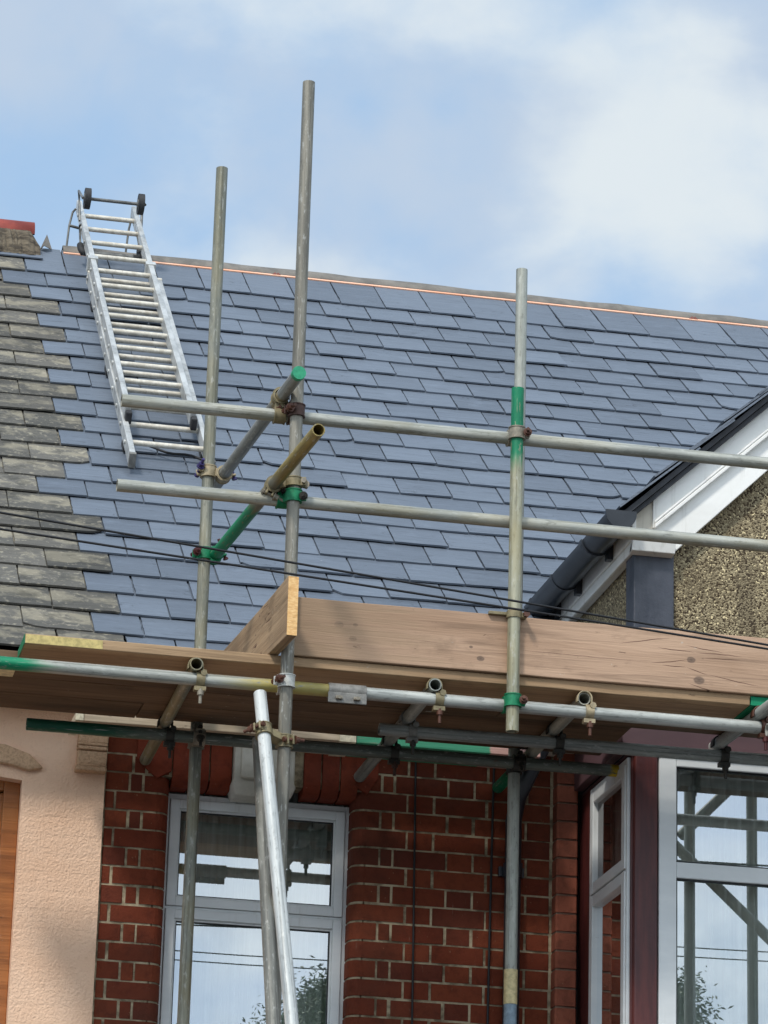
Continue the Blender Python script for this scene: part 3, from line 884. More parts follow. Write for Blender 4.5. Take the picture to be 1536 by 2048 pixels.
for o_, hh in ((.172, .010), (.150, .006)):
    ba.prism([(3.773, gz_top(3.773) - o_), (XE, gz_top(XE) - o_), (XE, gz_top(XE) - o_ + hh * 2), (3.773, gz_top(3.773) - o_ + hh * 2)], 'Y', 13.066, 13.0775)
mir = [Vector((2 * AX - v.x, v.y, v.z)) for v in ba.v]
nb = len(ba.v)
ba.v += mir; ba.f += [tuple(i + nb for i in f[::-1]) for f in ba.f]; ba.sm += ba.sm; ba.mi += ba.mi
ba.build('barge_board', M['white_paint'], BH, bevel=.003)
ke = MB()
ke.prism([(13.068, 6.090), (13.094, 6.090), (13.094, 6.0495), (13.127, 6.0495), (13.127, 6.040), (13.080, 6.046)], 'X', 3.6815, 3.862)
ke.build('barge_foot', M['white_paint'], BH, bevel=.003)
MB().prism([(3.7005, 6.0905), (3.7675, 6.0905), (3.7675, gz_top(3.76) - .004), (3.7005, gz_top(3.70) - .004)], 'Y', 13.086, 13.0945).build('barge_end', M['cream_old'], BH)
# gable roof slates (their verge shows as the black edge above the barge board)
ga = math.atan(.925)
GS = Vector((math.cos(ga), 0, math.sin(ga))); GN = Vector((-math.sin(ga), 0, math.cos(ga)))
GO = Vector((3.624, 0, 6.177))
GF = Frame(GO, (0, -1, 0), GS, GN)
gs = MB(); rg = random.Random(2)
k = 0
LENG = (AX - 3.624) / math.cos(ga)
while k * .2 < LENG:
    s0 = k * .2
    u1 = -13.0 + rg.uniform(-.006, .006)
    while u1 > -16.4:
        slate(gs, GF, u1 - .25, u1 - .003, s0, min(.44, LENG - s0), .030, .010, .008, .004, .03, rg); u1 -= .25
    k += 1
gs.build('gable_roof', M['slate_new'], BH)
vg = MB()
vg.obox(GF.p(-14.74, LENG / 2, -.008), (0, 1, 0), GS, GN, 1.72, LENG / 2, .010)
vg.obox(GF.p(-14.74, LENG / 2, -.028), (0, 1, 0), GS, GN, 1.70, LENG / 2 - .02, .008)
GS2 = Vector((-GS.x, 0, GS.z)); GN2 = Vector((-GN.x, 0, GN.z))
vg.obox(Vector((2 * AX - 3.624, 14.74, 6.177)) + GS2 * (LENG / 2), (0, 1, 0), GS2, GN2, 1.72, LENG / 2, .018)
vg.build('verge', M['slate_edge'], BH)
# gutter at the gable side
gut = half_gutter((3.614, 13.008, 6.168), (3.604, 14.36, 6.162), .0595, 'gutter', M['gutter'], BH)
for yy in (13.36, 13.85, 14.2):
    b_ = MB()
    c0 = Vector((3.611, yy, 6.1665))
    for i in range(10):
        a0, a1 = math.pi * i / 10, math.pi * (i + 1) / 10
        pa_ = [c0 + Vector((math.cos(a), 0, -math.sin(a))) * rr for a in (a0, a1) for rr in (.060, .067)]
        vs = pa_ + [v + Vector((0, .03, 0)) for v in pa_]
        b_.add(vs, [(0, 1, 3, 2), (4, 6, 7, 5), (1, 5, 7, 3), (0, 2, 6, 4), (0, 4, 5, 1), (2, 3, 7, 6)])
    b_.box(3.655, 3.680, yy - .004, yy + .034, 6.09, 6.17)
    b_.build('gutter_bracket', M['gutter'], BH)
# downpipe in the corner
dp = MB()
dp.path([(3.48, 13.64, 5.48), (3.47, 13.66, 5.36), (3.42, 13.86, 5.19), (3.413, 13.905, 5.10), (3.413, 13.905, .15)], .034, 14)
down = dp.build('downpipe', M['gutter'], BH)
for zz in (4.86, 3.3, 1.6):
    MB().cyl((3.413, 13.905, zz), (3.413, 13.905, zz + .06), .040, 16).box(3.36, 3.466, 13.93, 13.945, zz + .01, zz + .05).build('pipe_socket', M['gutter'], down)

# ---- the peach rendered house on the left
PH = thing('rendered_house', 'peach roughcast terraced house with old lichen-stained slate roof', 'house', (.6, WALL, 0))
mb_old.build('roof', M['slate_old'], PH)
roof_shell(-4, BX0 - .003).build('roof_deck', M['underlay'], PH)
PY, PX1 = 13.936, 1.7125
PO = (.42, 1.378, 3.7, 5.13)          # window opening
pw = MB()
def holed(mb, x0, x1, z0, z1, o, y0, y1):
    a, b, c, d = o
    head = [(a + (b - a) * i / 8, d + .03 * math.sin(math.pi * i / 8) - .012) for i in range(9)]
    out = [(x0, z0), (x1, z0), (x1, z1), (x0, z1)]
    for y in (y0,):
        mb.add([(x0, y, z0), (a, y, z0), (a, y, z1), (x0, y, z1)], [(0, 1, 2, 3)])
        mb.add([(b, y, z0), (x1, y, z0), (x1, y, z1), (b, y, z1)], [(0, 1, 2, 3)])
        mb.add([(a, y, z0), (b, y, z0), (b, y, c), (a, y, c)], [(0, 1, 2, 3)])
        hv = [(p[0], y, p[1]) for p in head] + [(p[0], y, z1) for p in head]
        mb.add(hv, [(i, i + 1, 9 + i + 1, 9 + i) for i in range(8)])
    mb.add([(a, y0, c), (a, y1, c), (a, y1, head[0][1]), (a, y0, head[0][1])], [(0, 1, 2, 3)])
    mb.add([(b, y0, c), (b, y1, c), (b, y1, head[-1][1]), (b, y0, head[-1][1])], [(0, 1, 2, 3)])
    mb.add([(p[0], y0, p[1]) for p in head] + [(p[0], y1, p[1]) for p in head], [(i, i + 1, 9 + i + 1, 9 + i) for i in range(8)])
    mb.add([(x1, y0, z0), (x1, y1, z0), (x1, y1, z1), (x1, y0, z1)], [(0, 1, 2, 3)])
holed(pw, -4, PX1, 0, 5.44, PO, PY, PY + .10)
pw.build('wall', M['peach'], PH)
hd = MB()
hd.prism([(.30, 5.150), (.42, 5.205), (.9, 5.228), (1.33, 5.172), (1.40, 5.155), (1.462, 5.170), (1.40, 5.226), (1.30, 5.258), (.9, 5.275), (.46, 5.262), (.34, 5.22)], 'Y', PY - .030, PY + .004)
hd.build('window_hood', M['peach_trim'], PH, bevel=.014)
cb = MB()
for z0, z1, pr_, xx in ((5.166, 5.184, .060, 1.584), (5.1842, 5.198, .048, 1.588), (5.1982, 5.256, .038, 1.592), (5.2562, 5.272, .052, 1.590), (5.2722, 5.284, .060, 1.588), (5.2842, 5.42, .052, 1.592)):
    cb.box(xx, PX1 - .001, PY - pr_, PY + .002, z0, z1)
cb.build('corbel', M['peach_trim'], PH, bevel=.006)
wd = MB(); ring_frame(wd, PO[0], PO[1], PO[2], PO[3] + .02, PY + .055, PY + .13, .066)
ring_frame(wd, PO[0] + .06, PO[1] - .06, PO[2] + .05, PO[3] - .05, PY + .080, PY + .13, .050)
pwin = wd.build('window', M['brown_wood'], PH, bevel=.004)
MB().add([(PO[0] + .1, PY + .125, PO[2]), (PO[1] - .1, PY + .125, PO[2]), (PO[1] - .1, PY + .125, PO[3]), (PO[0] + .1, PY + .125, PO[3])], [(0, 1, 2, 3)]).build('pane', M['glass_side'], pwin)
MB().box(-4, BX0 - .01, PY + .30, PY + .32, 0, 5.4).box(-4.1, -4, PY, 22.4, 0, 5.42).box(-4, BX0 - .01, 22.4, 22.5, 0, 5.42).build('inner_wall', M['room'], PH)
MB().box(-4, BX0 - .004, 13.70, 13.93, 5.42, 5.44).box(-4, BX0 - .004, 13.68, 13.70, 5.42, 5.56).build('eaves_board', M['cream_old'], PH)
half_gutter((-4, 13.63, 5.545), (BX0 - .03, 13.63, 5.535), .055, 'eaves_gutter', M['gutter'], PH)
rd = MB()
xx = 1.664
rt_ = random.Random(4)
while xx > -4:
    x0 = xx - .45
    n = 12
    for rr0, rr1 in ((.105, .088),):
        vs = []
        for x_ in (x0 + .004, xx):
            for rr in (rr0, rr1):
                vs += [(x_, apex.y + math.cos(math.pi * i / n) * rr, apex.z + .035 + math.sin(math.pi * i / n) * rr) for i in range(n + 1)]
        q = n + 1
        fs = []
        for i in range(n):
            fs += [(i, i + 1, 2 * q + i + 1, 2 * q + i), (q + i, 3 * q + i, 3 * q + i + 1, q + i + 1), (i, q + i, q + i + 1, i + 1), (2 * q + i, 2 * q + i + 1, 3 * q + i + 1, 3 * q + i)]
        rd.add(vs, fs, True)
    xx = x0
rd.build('ridge_tiles', M['red_tile'], PH)
be = MB(); rt_ = random.Random(9)
nx = 400
ring_ = []
for i in range(nx + 1):
    x_ = 1.695 - 5.6 * i / nx
    jag = lambda: rt_.uniform(-.008, .008)
    sh_ = 0 if i > 3 else (4 - i) * .011
    pts = [(apex.y - .215 + jag(), apex.z - .135 + jag() * .6), (apex.y - .205 + jag(), apex.z - .105 - sh_ + jag()), (apex.y - .13 + jag(), apex.z + .02 - sh_ * 1.6 + jag()), (apex.y - .10, apex.z + .055 - sh_ * 2.), (apex.y + .1, apex.z + .05 - sh_ * 2), (apex.y + .2, apex.z - .12)]
    ring_ += [(x_, y, z) for y, z in pts]
be.add(ring_, [(i * 6 + j, i * 6 + j + 1, (i + 1) * 6 + j + 1, (i + 1) * 6 + j) for i in range(nx) for j in range(5)] + [(0, 1, 2, 3, 4, 5)])
be.build('ridge_mortar', M['bed'], PH)

# ---- net curtains behind the glass
def curtain(name, label, a, b, z0, z1, amp=.032, wl=.062):
    a, b = Vector(a), Vector(b)
    L = (b - a).length; d = (b - a).normalized(); nrm = Vector((-d.y, d.x, 0))
    n = int(L / .006)
    rc = random.Random(name + label)
    ph = [rc.uniform(0, 6.28) for _ in range(4)]
    mb = MB()
    for z in (z0, z1):
        for i in range(n + 1):
            u = i * L / n
            o_ = math.sin(u / wl * 6.28 + ph[0] + 1.6 * math.sin(u * 7 + ph[1])) * amp + math.sin(u / wl * 2.7 * 6.28 + ph[2]) * amp * .25
            mb.v.append(a + d * u + nrm * o_ + Vector((0, 0, z)))
    mb.f = [(i, i + 1, n + 2 + i, n + 1 + i) for i in range(n)]; mb.sm = [True] * n; mb.mi = [0] * n
    return tag(mb.build(name, M['curtain'], fix=False), label, 'curtain', 'net curtains behind the windows')
curtain('net_curtain', 'pleated net curtain behind the white window in the brick wall', (OX0 - .04, 14.165, 0), (OX1 + .04, 14.165, 0), 3.6, 5.3)
curtain('net_curtain', 'pleated net curtain behind the front lights of the bay', (3.83, 13.275, 0), (5.5, 13.275, 0), 2.5, 5.3)
curtain('net_curtain', 'net curtain behind the narrow side light of the bay', (3.80, 13.80, 0), (3.80, 13.33, 0), 2.5, 5.3, .012)

# ------------------------------------------------------------------ scaffold
TR, TI = .02415, .0202
def rot_z_to(d):
    return d.to_track_quat('Z', 'Y').to_matrix()
def tube(name, label, cat, p, q, m, group=None, seg=28):
    p, q = Vector(p), Vector(q)
    L = (q - p).length
    rot = rot_z_to((q - p).normalized())
    mb = MB().cyl(p, q, TR, seg, inner=TI)
    o = mb.build(name, m, None, p, rot)
    return tag(o, label, cat, group)
YO, YL, YI = 12.45, 12.512, 13.40
ZL = 5.192
ZT = ZL + .0495
ZB = ZT + TR + .002                   # underside of the boards
ZD = ZB + .038                        # top of the boards
ZUR, ZLR = 6.258, 5.919
S1X, S2X, S3X, S4X = 1.998, 2.184, 3.045, 3.287
GS_ = 'scaffold uprights'
s1 = tube('scaffold_upright', 'weathered grey scaffold upright standing nearest the ladder, behind the plank deck', 'scaffold tube', (S1X, YI, 0), (S1X, YI, 7.655), tube_mat(GA, GB, ochre=.28), GS_)
s2 = tube('scaffold_upright', 'tallest grey scaffold upright, rising past the cut end of the short toe board', 'scaffold tube', (S2X, YO, 0), (S2X, YO, 7.632), tube_mat(lin(110, 106, 95), lin(143, 139, 127)), GS_)
s3 = tube('scaffold_upright', 'short scaffold tube with bright green painted top, ending below the ledger', 'scaffold tube', (S3X, YO, 5.075), (S3X, YO, 6.442), tube_mat(lin(142, 141, 120), lin(174, 173, 152), [(1.06, 1.5, GREEN, .10)], ochre=.35), GS_)
s4 = tube('scaffold_upright', 'grey scaffold upright behind the green topped tube, with a pale sleeve low down', 'scaffold tube', (S4X, YI, 0), (S4X, YI, 7.345), tube_mat(lin(142, 144, 134), lin(172, 174, 164)), GS_)
sl = MB().cyl((S4X, YI, 4.235), (S4X, YI, 4.372), TR + .003, 28, inner=TR + .0002)
sl.build('joint_sleeve', metal_paint('sleeve_pale', lin(214, 196, 146), .35), s4, (S4X, YI, 4.235))
MB().cyl((S4X, YI, 3.6), (S4X, YI, 4.2345), TR + .0015, 28, inner=TR + .0002).build('lower_tube', metal_paint('blue_grey_tube', lin(132, 150, 162), .2), s4, (S4X, YI, 3.6))
GR_ = 'long horizontal guard rails'
tube('guard_rail', 'upper horizontal guard rail of pale steel, its open end over the ladder foot', 'scaffold tube', (1.523, YL, ZUR), (6.2, YL, ZUR + .003), tube_mat(RA, RB, ochre=.2), GR_)
tube('guard_rail', 'lower horizontal guard rail of pale steel, second from the top', 'scaffold tube', (1.523, YL, ZLR), (6.2, YL, ZLR), tube_mat(RA, RB, ochre=.3), GR_)
GE_ = 'short return rails pointing at the viewer'
r1 = tube('return_rail', 'short grey return rail capped with a green plug', 'scaffold tube', (2.052, 13.52, ZUR + .052), (2.150, 12.235, ZUR + .055 + .02), tube_mat(lin(128, 130, 128), lin(152, 154, 150), [(.95, 1.06, lin(160, 146, 112), .02)], dirt=.2), GE_)
rd_ = (Vector((2.150, 12.235, ZUR + .075)) - Vector((2.052, 13.52, ZUR + .052))).normalized()
pe = Vector((2.150, 12.235, ZUR + .075))
MB().cyl(pe - rd_ * .02, pe + rd_ * .004, TR + .0022, 28).build('end_plug', M['cap_green'], r1, pe)
tube('return_rail', 'short ochre return rail with an open end and green painted foot', 'scaffold tube', (2.036, 13.45, ZLR + .048), (2.160, 11.84, ZLR + .050), tube_mat(lin(132, 116, 66), lin(160, 142, 84), [(-.1, .72, GREEN, .16), (.72, 1.05, lin(128, 126, 112), .12)], dirt=.25), GE_)
GL_ = 'ledgers under the deck'
tube('ledger', 'outer ledger tube under the deck edge with a bright green left end', 'scaffold tube', (.35, YL, ZL + .002), (2.42, YL, ZL), tube_mat(lin(150, 152, 144), lin(178, 180, 172), [(-.1, .92, GREEN, .14), (1.72, 2.2, lin(176, 162, 96), .22)], ochre=.3), GL_)
tube('ledger', 'outer ledger tube from the dark sleeve joint to the right', 'scaffold tube', (2.424, YL, ZL), (4.03, YL, ZL - .004), tube_mat(lin(156, 158, 152), lin(186, 188, 181)), GL_)
tube('ledger', 'ledger tube starting at the right edge of the photo beyond the last outer coupler', 'scaffold tube', (4.035, 12.44, ZL - .03), (6.3, 12.44, ZL - .03), tube_mat(lin(170, 170, 162), lin(200, 200, 192)), GL_)
tube('ledger', 'dark inner ledger tube with green left end and yellow right end, close to the bricks', 'scaffold tube', (1.322, 13.335, ZL), (3.705, 13.325, ZL), tube_mat(lin(84, 92, 84), lin(112, 118, 108), [(-.1, .40, lin(20, 84, 62), .2), (2.345, 2.5, lin(196, 168, 40), .02)]), GL_)
tube('ledger', 'grey middle ledger tube passing in front of the bay window top', 'scaffold tube', (2.647, 12.985, ZL - .002), (6.2, 12.955, ZL - .002), tube_mat(lin(128, 132, 128), lin(156, 160, 154)), GL_)
GT_ = 'transoms carrying the deck boards'
tube('transom', 'leftmost transom under the deck, open end at the ladder side', 'scaffold tube', (1.849, 12.475, ZT), (1.872, 13.925, ZT), tube_mat(lin(112, 112, 96), lin(142, 140, 122), ochre=.4), GT_)
tube('transom', 'transom with an open end right of the dark sleeve joint', 'scaffold tube', (2.755, 12.485, ZT), (2.762, 13.925, ZT), tube_mat(lin(128, 132, 126), lin(156, 158, 150)), GT_)
tube('transom', 'transom with an open end below the long toe board, right of the green topped tube', 'scaffold tube', (3.336, 12.503, ZT), (3.349, 13.925, ZT), tube_mat(lin(140, 140, 128), lin(168, 166, 152), [(1.12, 1.5, GREEN, .1)]), GT_)
tube('transom', 'rightmost transom, stopping short of the mauve fascia with a white end', 'scaffold tube', (4.036, 12.30, ZT), (4.008, 13.03, ZT), tube_mat(lin(140, 144, 140), lin(168, 170, 164), [(.70, .8, lin(220, 216, 204), .02)]), GT_)
GK_ = 'slanting raker tubes'
K1a, K1b = at(520, 1387, 12.475), at(584, 2048, 11.88)
k1d = (K1b - K1a).normalized()
k1e = K1a + k1d * ((0.02 - K1a.z) / k1d.z)
tube('raker', 'bright galvanised raker tube slanting down in front of the tallest upright', 'scaffold tube', k1e, K1a, tube_mat(lin(172, 176, 174), lin(204, 207, 204), dirt=.25, metal=.15, rough=.55), GK_)
K2a, K2b = at(517, 1480, 12.9), at(546, 2048, 12.18)
k2d = (K2b - K2a).normalized()
k2e = K2a + k2d * ((0.02 - K2a.z) / k2d.z)
r2_ = tube('raker', 'dull grey raker tube half hidden behind the bright raker', 'scaffold tube', k2e, K2a, tube_mat(lin(108, 108, 102), lin(136, 136, 128)), GK_)

# the next bay of the scaffold, just outside the photo at the right; it shows in the bay glass
U5 = at(1385, 1800, 14.5).x
def mir(px, py, Y): 
    p = at(px, py, 2 * BY - Y); return Vector((p.x, Y, p.z))
tube('scaffold_upright', 'grey upright seen only as the vertical reflection in the bay window', 'scaffold tube', (U5, 11.8, 0), (U5, 11.8, 7.2), tube_mat(GA, GB), GS_)
a_, b_ = mir(1341, 1672, 11.86), mir(1516, 1845, 11.86)
tube('brace', 'slanting brace reflected in the bay window, falling to the right', 'scaffold tube', a_ - (b_ - a_) * .7, b_ + (b_ - a_) * 1.2, tube_mat(GA, GB), 'braces reflected in the bay glass')
a_, b_ = mir(1455, 1583, 11.74), mir(1366, 1668, 11.74)
tube('brace', 'short slanting brace reflected in the bay window, rising to the right', 'scaffold tube', a_ + (a_ - b_) * .8, b_, tube_mat(GA, GB), 'braces reflected in the bay glass')
a_, b_ = mir(1527, 1850, 11.62), mir(1512, 2048, 11.62)
tube('scaffold_upright', 'second grey upright reflected at the right edge of the bay window', 'scaffold tube', (b_.x, 11.62, 0), (b_.x, 11.62, 6.8), tube_mat(GA, GB), GS_)
# couplers ---------------------------------------------------------
GC_ = 'scaffold couplers'
def coupler(label, pa, da, pb, db, body, bolt, la, ba, lb=None, bb=None, hw=.024):
    """double coupler: collars round tube A and tube B and a block between; la = side of collar A that carries the bolt, ba = bolt direction"""
    pa, pb = Vector(pa), Vector(pb)
    da, db = Vector(da).normalized(), Vector(db).normalized()
    th = thing('coupler', label, 'coupler', pa, GC_)
    mb = MB()
    mb.cyl(pa - da * hw, pa + da * hw, .0312, 22, inner=TR + .0004)
    mb.cyl(pb - db * hw, pb + db * hw, .0312, 22, inner=TR + .0004)
    for s_ in (-1, 1):
        mb.cyl(pa + da * (s_ * (hw - .004)), pa + da * (s_ * hw), .0335, 22, inner=.0308)
        mb.cyl(pb + db * (s_ * (hw - .004)), pb + db * (s_ * hw), .0335, 22, inner=.0308)
    ab = pb - pa
    if ab.length > .050:
        nrm = ab.normalized()
        sa = nrm.cross(da); sa = sa.normalized() if sa.length > .1 else nrm.orthogonal().normalized()
        mb.obox((pa + pb) / 2, nrm, sa, nrm.cross(sa), max(.004, ab.length / 2 - .027), .019, .017)
    mb.build('collar', body, th, None, bevel=.0015)
    for p, d, l, b in ((pa, da, la, ba), (pb, db, lb, bb)):
        if l is None: continue
        l = Vector(l); l = (l - d * l.dot(d)).normalized()
        b = Vector(b); b = (b - l * b.dot(l)).normalized()
        w = l.cross(b)
        m2 = MB()
        m2.obox(p + l * .036 - b * .012, l, b, w, .011, .004, .017)
        m2.obox(p + l * .036 + b * .012, l, b, w, .011, .004, .017)
        m2.build('lug', body, th, None, bevel=.002)
        c = p + l * .040
        m3 = MB()
        m3.cyl(c - b * .026, c + b * .060, .0062, 10)
        m3.cyl(c + b * .018, c + b * .023, .0165, 18)
        m3.cyl(c + b * .023, c + b * .038, .0125, 6)
        m3.cyl(c - b * .030, c - b * .022, .011, 6)
        m3.build('bolt', bolt, th, None, bevel=.001)
    return th
X, Y, Z = Vector((1, 0, 0)), Vector((0, 1, 0)), Vector((0, 0, 1))
coupler('silver painted coupler holding the tallest upright to the yellow stained ledger', (S2X, YO, ZL + .003), Z, (S2X, YL, ZL), X, M['cp_silver'], M['bolt_rust'], (-1, -.3, 0), (0, -1, 0))
coupler('green painted coupler near the bottom of the green topped tube', (S3X, YO, ZL + .002), Z, (S3X, YL, ZL), X, M['cp_green'], M['bolt_rust'], (1, -.2, 0), (0, -1, 0))
coupler('rusty brown coupler joining tallest upright and upper guard rail', (S2X, YO, ZUR + .003), Z, (S2X, YL, ZUR), X, M['cp_rust'], M['bolt_rust'], (-1, -.35, .1), (0, -1, 0))
coupler('green coupler joining tallest upright and lower guard rail', (S2X, YO, ZLR), Z, (S2X - .03, YL, ZLR), X, M['cp_green'], M['cp_dark'], (1, -.3, 0), (.2, -1, -.2), (0, -.3, 1), (0, -1, 0))
coupler('brown grey coupler at the green topped tube and upper guard rail', (S3X, YO, ZUR), Z, (S3X, YL, ZUR), X, M['cp_grey'], M['bolt_rust'], (1, -.2, 0), (0, -1, 0))
coupler('tan coupler holding the plugged return rail to the upright near the ladder', (S1X, YI, ZUR + .06), Z, (2.0605, YI, ZUR + .054), Y, M['cp_tan'], metal_paint('bolt_blue', lin(64, 56, 110), .4), (-1, -.2, 0), (-.5, -.4, .2), (1, 0, .3), (.3, 0, 1))
coupler('green coupler with a dark red bolt at the foot of the ochre return rail', (S1X, YI, ZLR + .05), Z, (2.0375, YI, ZLR + .048), Y, M['cp_green'], M['bolt_red'], (-1, -.2, 0), (-1, -.3, 0), (1, 0, .4), (0, 0, 1))
coupler('ochre coupler clamping the plugged return rail onto the upper guard rail', (2.128, YL - .01, ZUR + .0735), Y, (2.128, YL, ZUR), X, M['cp_ochre'], M['bolt_rust'], (.5, 0, -1), (0, 0, -1), hw=.022)
coupler('pale coupler clamping the ochre return rail beside the tallest upright', (2.112, YO + .035, ZLR + .0495), Y, (S2X, YO, ZLR + .055), Z, M['cp_ochre'], M['bolt_steel'], (-.4, 0, -1), (0, 0, -1), (1, -.3, 0), (1, 0, 0), hw=.018)
def board_clip():
    th = thing('board_clip', 'yellowish clip holding the long toe board to the green topped tube', 'clip', (S3X, YO, 5.535), None)
    mb = MB()
    c = Vector((S3X, YO, 5.53))
    mb.cyl(c - Z * .013, c + Z * .013, .029, 22, inner=TR + .0004)
    mb.obox(c + Vector((-.055, .018, .006)), X, Y, Z, .040, .010, .006)
    mb.obox(c + Vector((.034, .006, 0)), X, Y, Z, .014, .016, .010)
    mb.build('collar', M['cp_ochre'], th, None, bevel=.0015)
    MB().cyl(c + Vector((.042, .02, 0)), c + Vector((.042, -.030, 0)), .006, 10).cyl(c + Vector((.042, -.018, 0)), c + Vector((.042, -.034, 0)), .013, 6).build('bolt', M['bolt_rust'], th)
board_clip()
def hang(label, xt, yt, yl, body, bolt, zl=ZL):
    """single coupler: strap over the transom end with its bolt hanging below the ledger"""
    th = thing('coupler', label, 'coupler', (xt, yl, ZT), GC_)
    mb = MB()
    c = Vector((xt, yl, ZT)); c2 = Vector((xt, yl, zl))
    y0 = .020
    n = 12
    for r0, r1 in ((TR + .001, TR + .0055),):
        vs = []
        prof = [(math.cos(math.pi * i / n), math.sin(math.pi * i / n)) for i in range(n + 1)]
        prof = [(a, b) for a, b in prof]
        pts = [(1, -3.0), (1, -1.6)] + prof + [(-1, -.6)]
        for yy in (-y0, y0):
            for rr in (r0, r1):
                vs += [c + Vector((a * rr, yy, (b * rr if b >= 0 else b * TR))) for a, b in pts]
        q = len(pts)
        fs = []
        for i in range(q - 1):
            fs += [(i, i + 1, 2 * q + i + 1, 2 * q + i), (q + i, q + i + 1, 3 * q + i + 1, 3 * q + i), (i, i + 1, q + i + 1, q + i), (2 * q + i, 2 * q + i + 1, 3 * q + i + 1, 3 * q + i)]
        mb.add(vs, fs, True)
    mb.cyl(c2 + X * .004, c2 + X * .036, .0295, 20, inner=TR + .0004)
    mb.obox(c2 + Vector((.02, 0, -.036)), X, Y, Z, .022, .016, .008)
    mb.build('collar', body, th)
    b0 = c2 + Vector((.022, -.012, 0))
    MB().cyl(b0 - Z * .038, b0 - Z * .094, .0065, 10).cyl(b0 - Z * .046, b0 - Z * .062, .0125, 6).build('bolt', bolt, th)
    m3 = MB().cyl(c + Vector((.030, -.024, -.028)), c + Vector((.030, .024, -.028)), .009, 12).cyl(c + Vector((.030, -.030, -.028)), c + Vector((.030, -.022, -.028)), .013, 6)
    m3.build('pin', body, th)
hang('grey coupler strapping the leftmost transom to the outer ledger', 1.850, 0, YL, M['cp_ochre'], M['bolt_steel'])
hang('coupler strapping the transom next to the sleeve joint, rusty bolt below', 2.755, 0, YL, M['cp_ochre'], M['bolt_rust'])
hang('coupler strapping the transom under the long toe board, copper brown bolt below', 3.336, 0, YL, M['cp_tan'], M['bolt_rust'])
hang('rusty coupler at the right edge of the photo under the rightmost transom', 4.028, 0, YL, M['bolt_rust'], M['bolt_red'])
hang('dark coupler under the leftmost transom on the inner ledger', 1.863, 0, 13.333, M['cp_dark'], M['cp_dark'])
hang('dark coupler under the transom by the sleeve joint on the inner ledger', 2.760, 0, 13.330, M['cp_dark'], M['cp_rust'])
hang('dark coupler on the middle ledger in front of the brick pier', 3.342, 0, 12.978, M['cp_dark'], M['cp_dark'])
hang('dark coupler on the middle ledger above the bay window glass', 4.010, 0, 12.972, M['cp_dark'], M['cp_dark'])
hang('grey coupler at the left end of the middle ledger', 2.757, 0, 12.984, M['sleeve'], M['cp_dark'])
coupler('pale worn coupler on the upright near the ladder at the inner ledger', (S1X, YI, ZL - .002), Z, (S1X, 13.333, ZL), X, M['cp_grey'], M['cp_dark'], (.2, -1, 0), (1, 0, 0), (0, -1, .3), (0, 0, -1))
coupler('black coupler on the right rear upright at the inner ledger', (S4X, YI, ZL - .002), Z, (S4X, 13.327, ZL), X, M['cp_dark'], M['cp_dark'], (.4, -1, 0), (1, 0, 0), (0, -1, .3), (0, 0, -1))
ks1 = K1a + k1d * ((4.985 - K1a.z) / k1d.z)
sw = coupler('swivel coupler tying the bright raker to the tallest upright', (ks1.x, ks1.y, ks1.z), k1d, (S2X, YO, 4.965), Z, M['cp_ochre'], M['bolt_rust'], (-.3, -.2, .3), (-1, 0, 0), (.4, -1, 0), (1, 0, .1))
th = thing('sleeve_coupler', 'dark grey sleeve coupler joining two ledger tubes with two bolts', 'coupler', (2.42, YL, ZL), GC_)
mb = MB().cyl((2.352, YL, ZL), (2.494, YL, ZL), .0295, 28, inner=TR + .0004)
mb.box(2.348, 2.494, YL - .032, YL - .024, ZL - .052, ZL - .012)
mb.build('collar', M['sleeve'], th, bevel=.002)
for x_ in (2.388, 2.456):
    MB().cyl((x_, YL - .050, ZL - .034), (x_, YL + .01, ZL - .034), .007, 10).obox((x_, YL - .038, ZL - .034), X, Y, Z, .013, .006, .006).build('bolt', M['bolt_steel'], th, bevel=.002)

# boards -----------------------------------------------------------
def board(name, label, cat, c, d, hx, hy, hz, m, group=None, roll=0., bend=0.):
    """board centred at c, long axis d, half sizes; local x runs along the grain"""
    c = Vector(c); d = Vector(d).normalized()
    yv = Z.cross(d).normalized(); zv = d.cross(yv)
    rot = Matrix((d, yv, zv)).transposed()
    if roll: rot = rot @ Matrix.Rotation(roll, 3, 'X')
    n = max(2, int(hx / .12))
    vs, fs = [], []
    rr = random.Random(label)
    for i in range(n + 1):
        x_ = -hx + 2 * hx * i / n
        w = [rr.uniform(-1, 1) * .0018 for _ in range(4)]
        for (sy, sz), e in zip(((-1, -1), (1, -1), (1, 1), (-1, 1)), w):
            vs.append(c + rot @ Vector((x_, sy * (hy + e), sz * hz + e + bend * math.sin(i * 1.1 + hx))))
    for i in range(n):
        for j in range(4):
            fs.append((i * 4 + j, i * 4 + (j + 1) % 4, i * 4 + 4 + (j + 1) % 4, i * 4 + 4 + j))
    fs += [(0, 1, 2, 3), tuple(n * 4 + j for j in (3, 2, 1, 0))]
    mb = MB().add(vs, fs)
    o = mb.build(name, m, None, c, rot, bevel=.003)
    return tag(o, label, cat, group)
W1, W2 = lin(116, 92, 66), lin(146, 118, 88)
WD1, WD2 = lin(92, 72, 52), lin(120, 95, 71)
zc = (ZB + ZD) / 2
GB_ = 'planks of the scaffold deck'
OB1 = lin(150, 120, 88)
b1 = board('deck_board', 'outermost deck board with a green painted left end and yellow end band', 'scaffold board', ((1.214 + 3.985) / 2, 12.604, zc), X, (3.985 - 1.214) / 2, .1125, .019,
      wood('board_outer', lin(150, 122, 92), lin(176, 147, 114), seed=1), GB_)
eb = MB()
eb.box(1.2155, 1.50, 12.4890, 12.4905, ZB + .003, ZD - .002)
eb.build('end_band', metal_paint('end_band_yellow', lin(206, 186, 120), .25), b1)
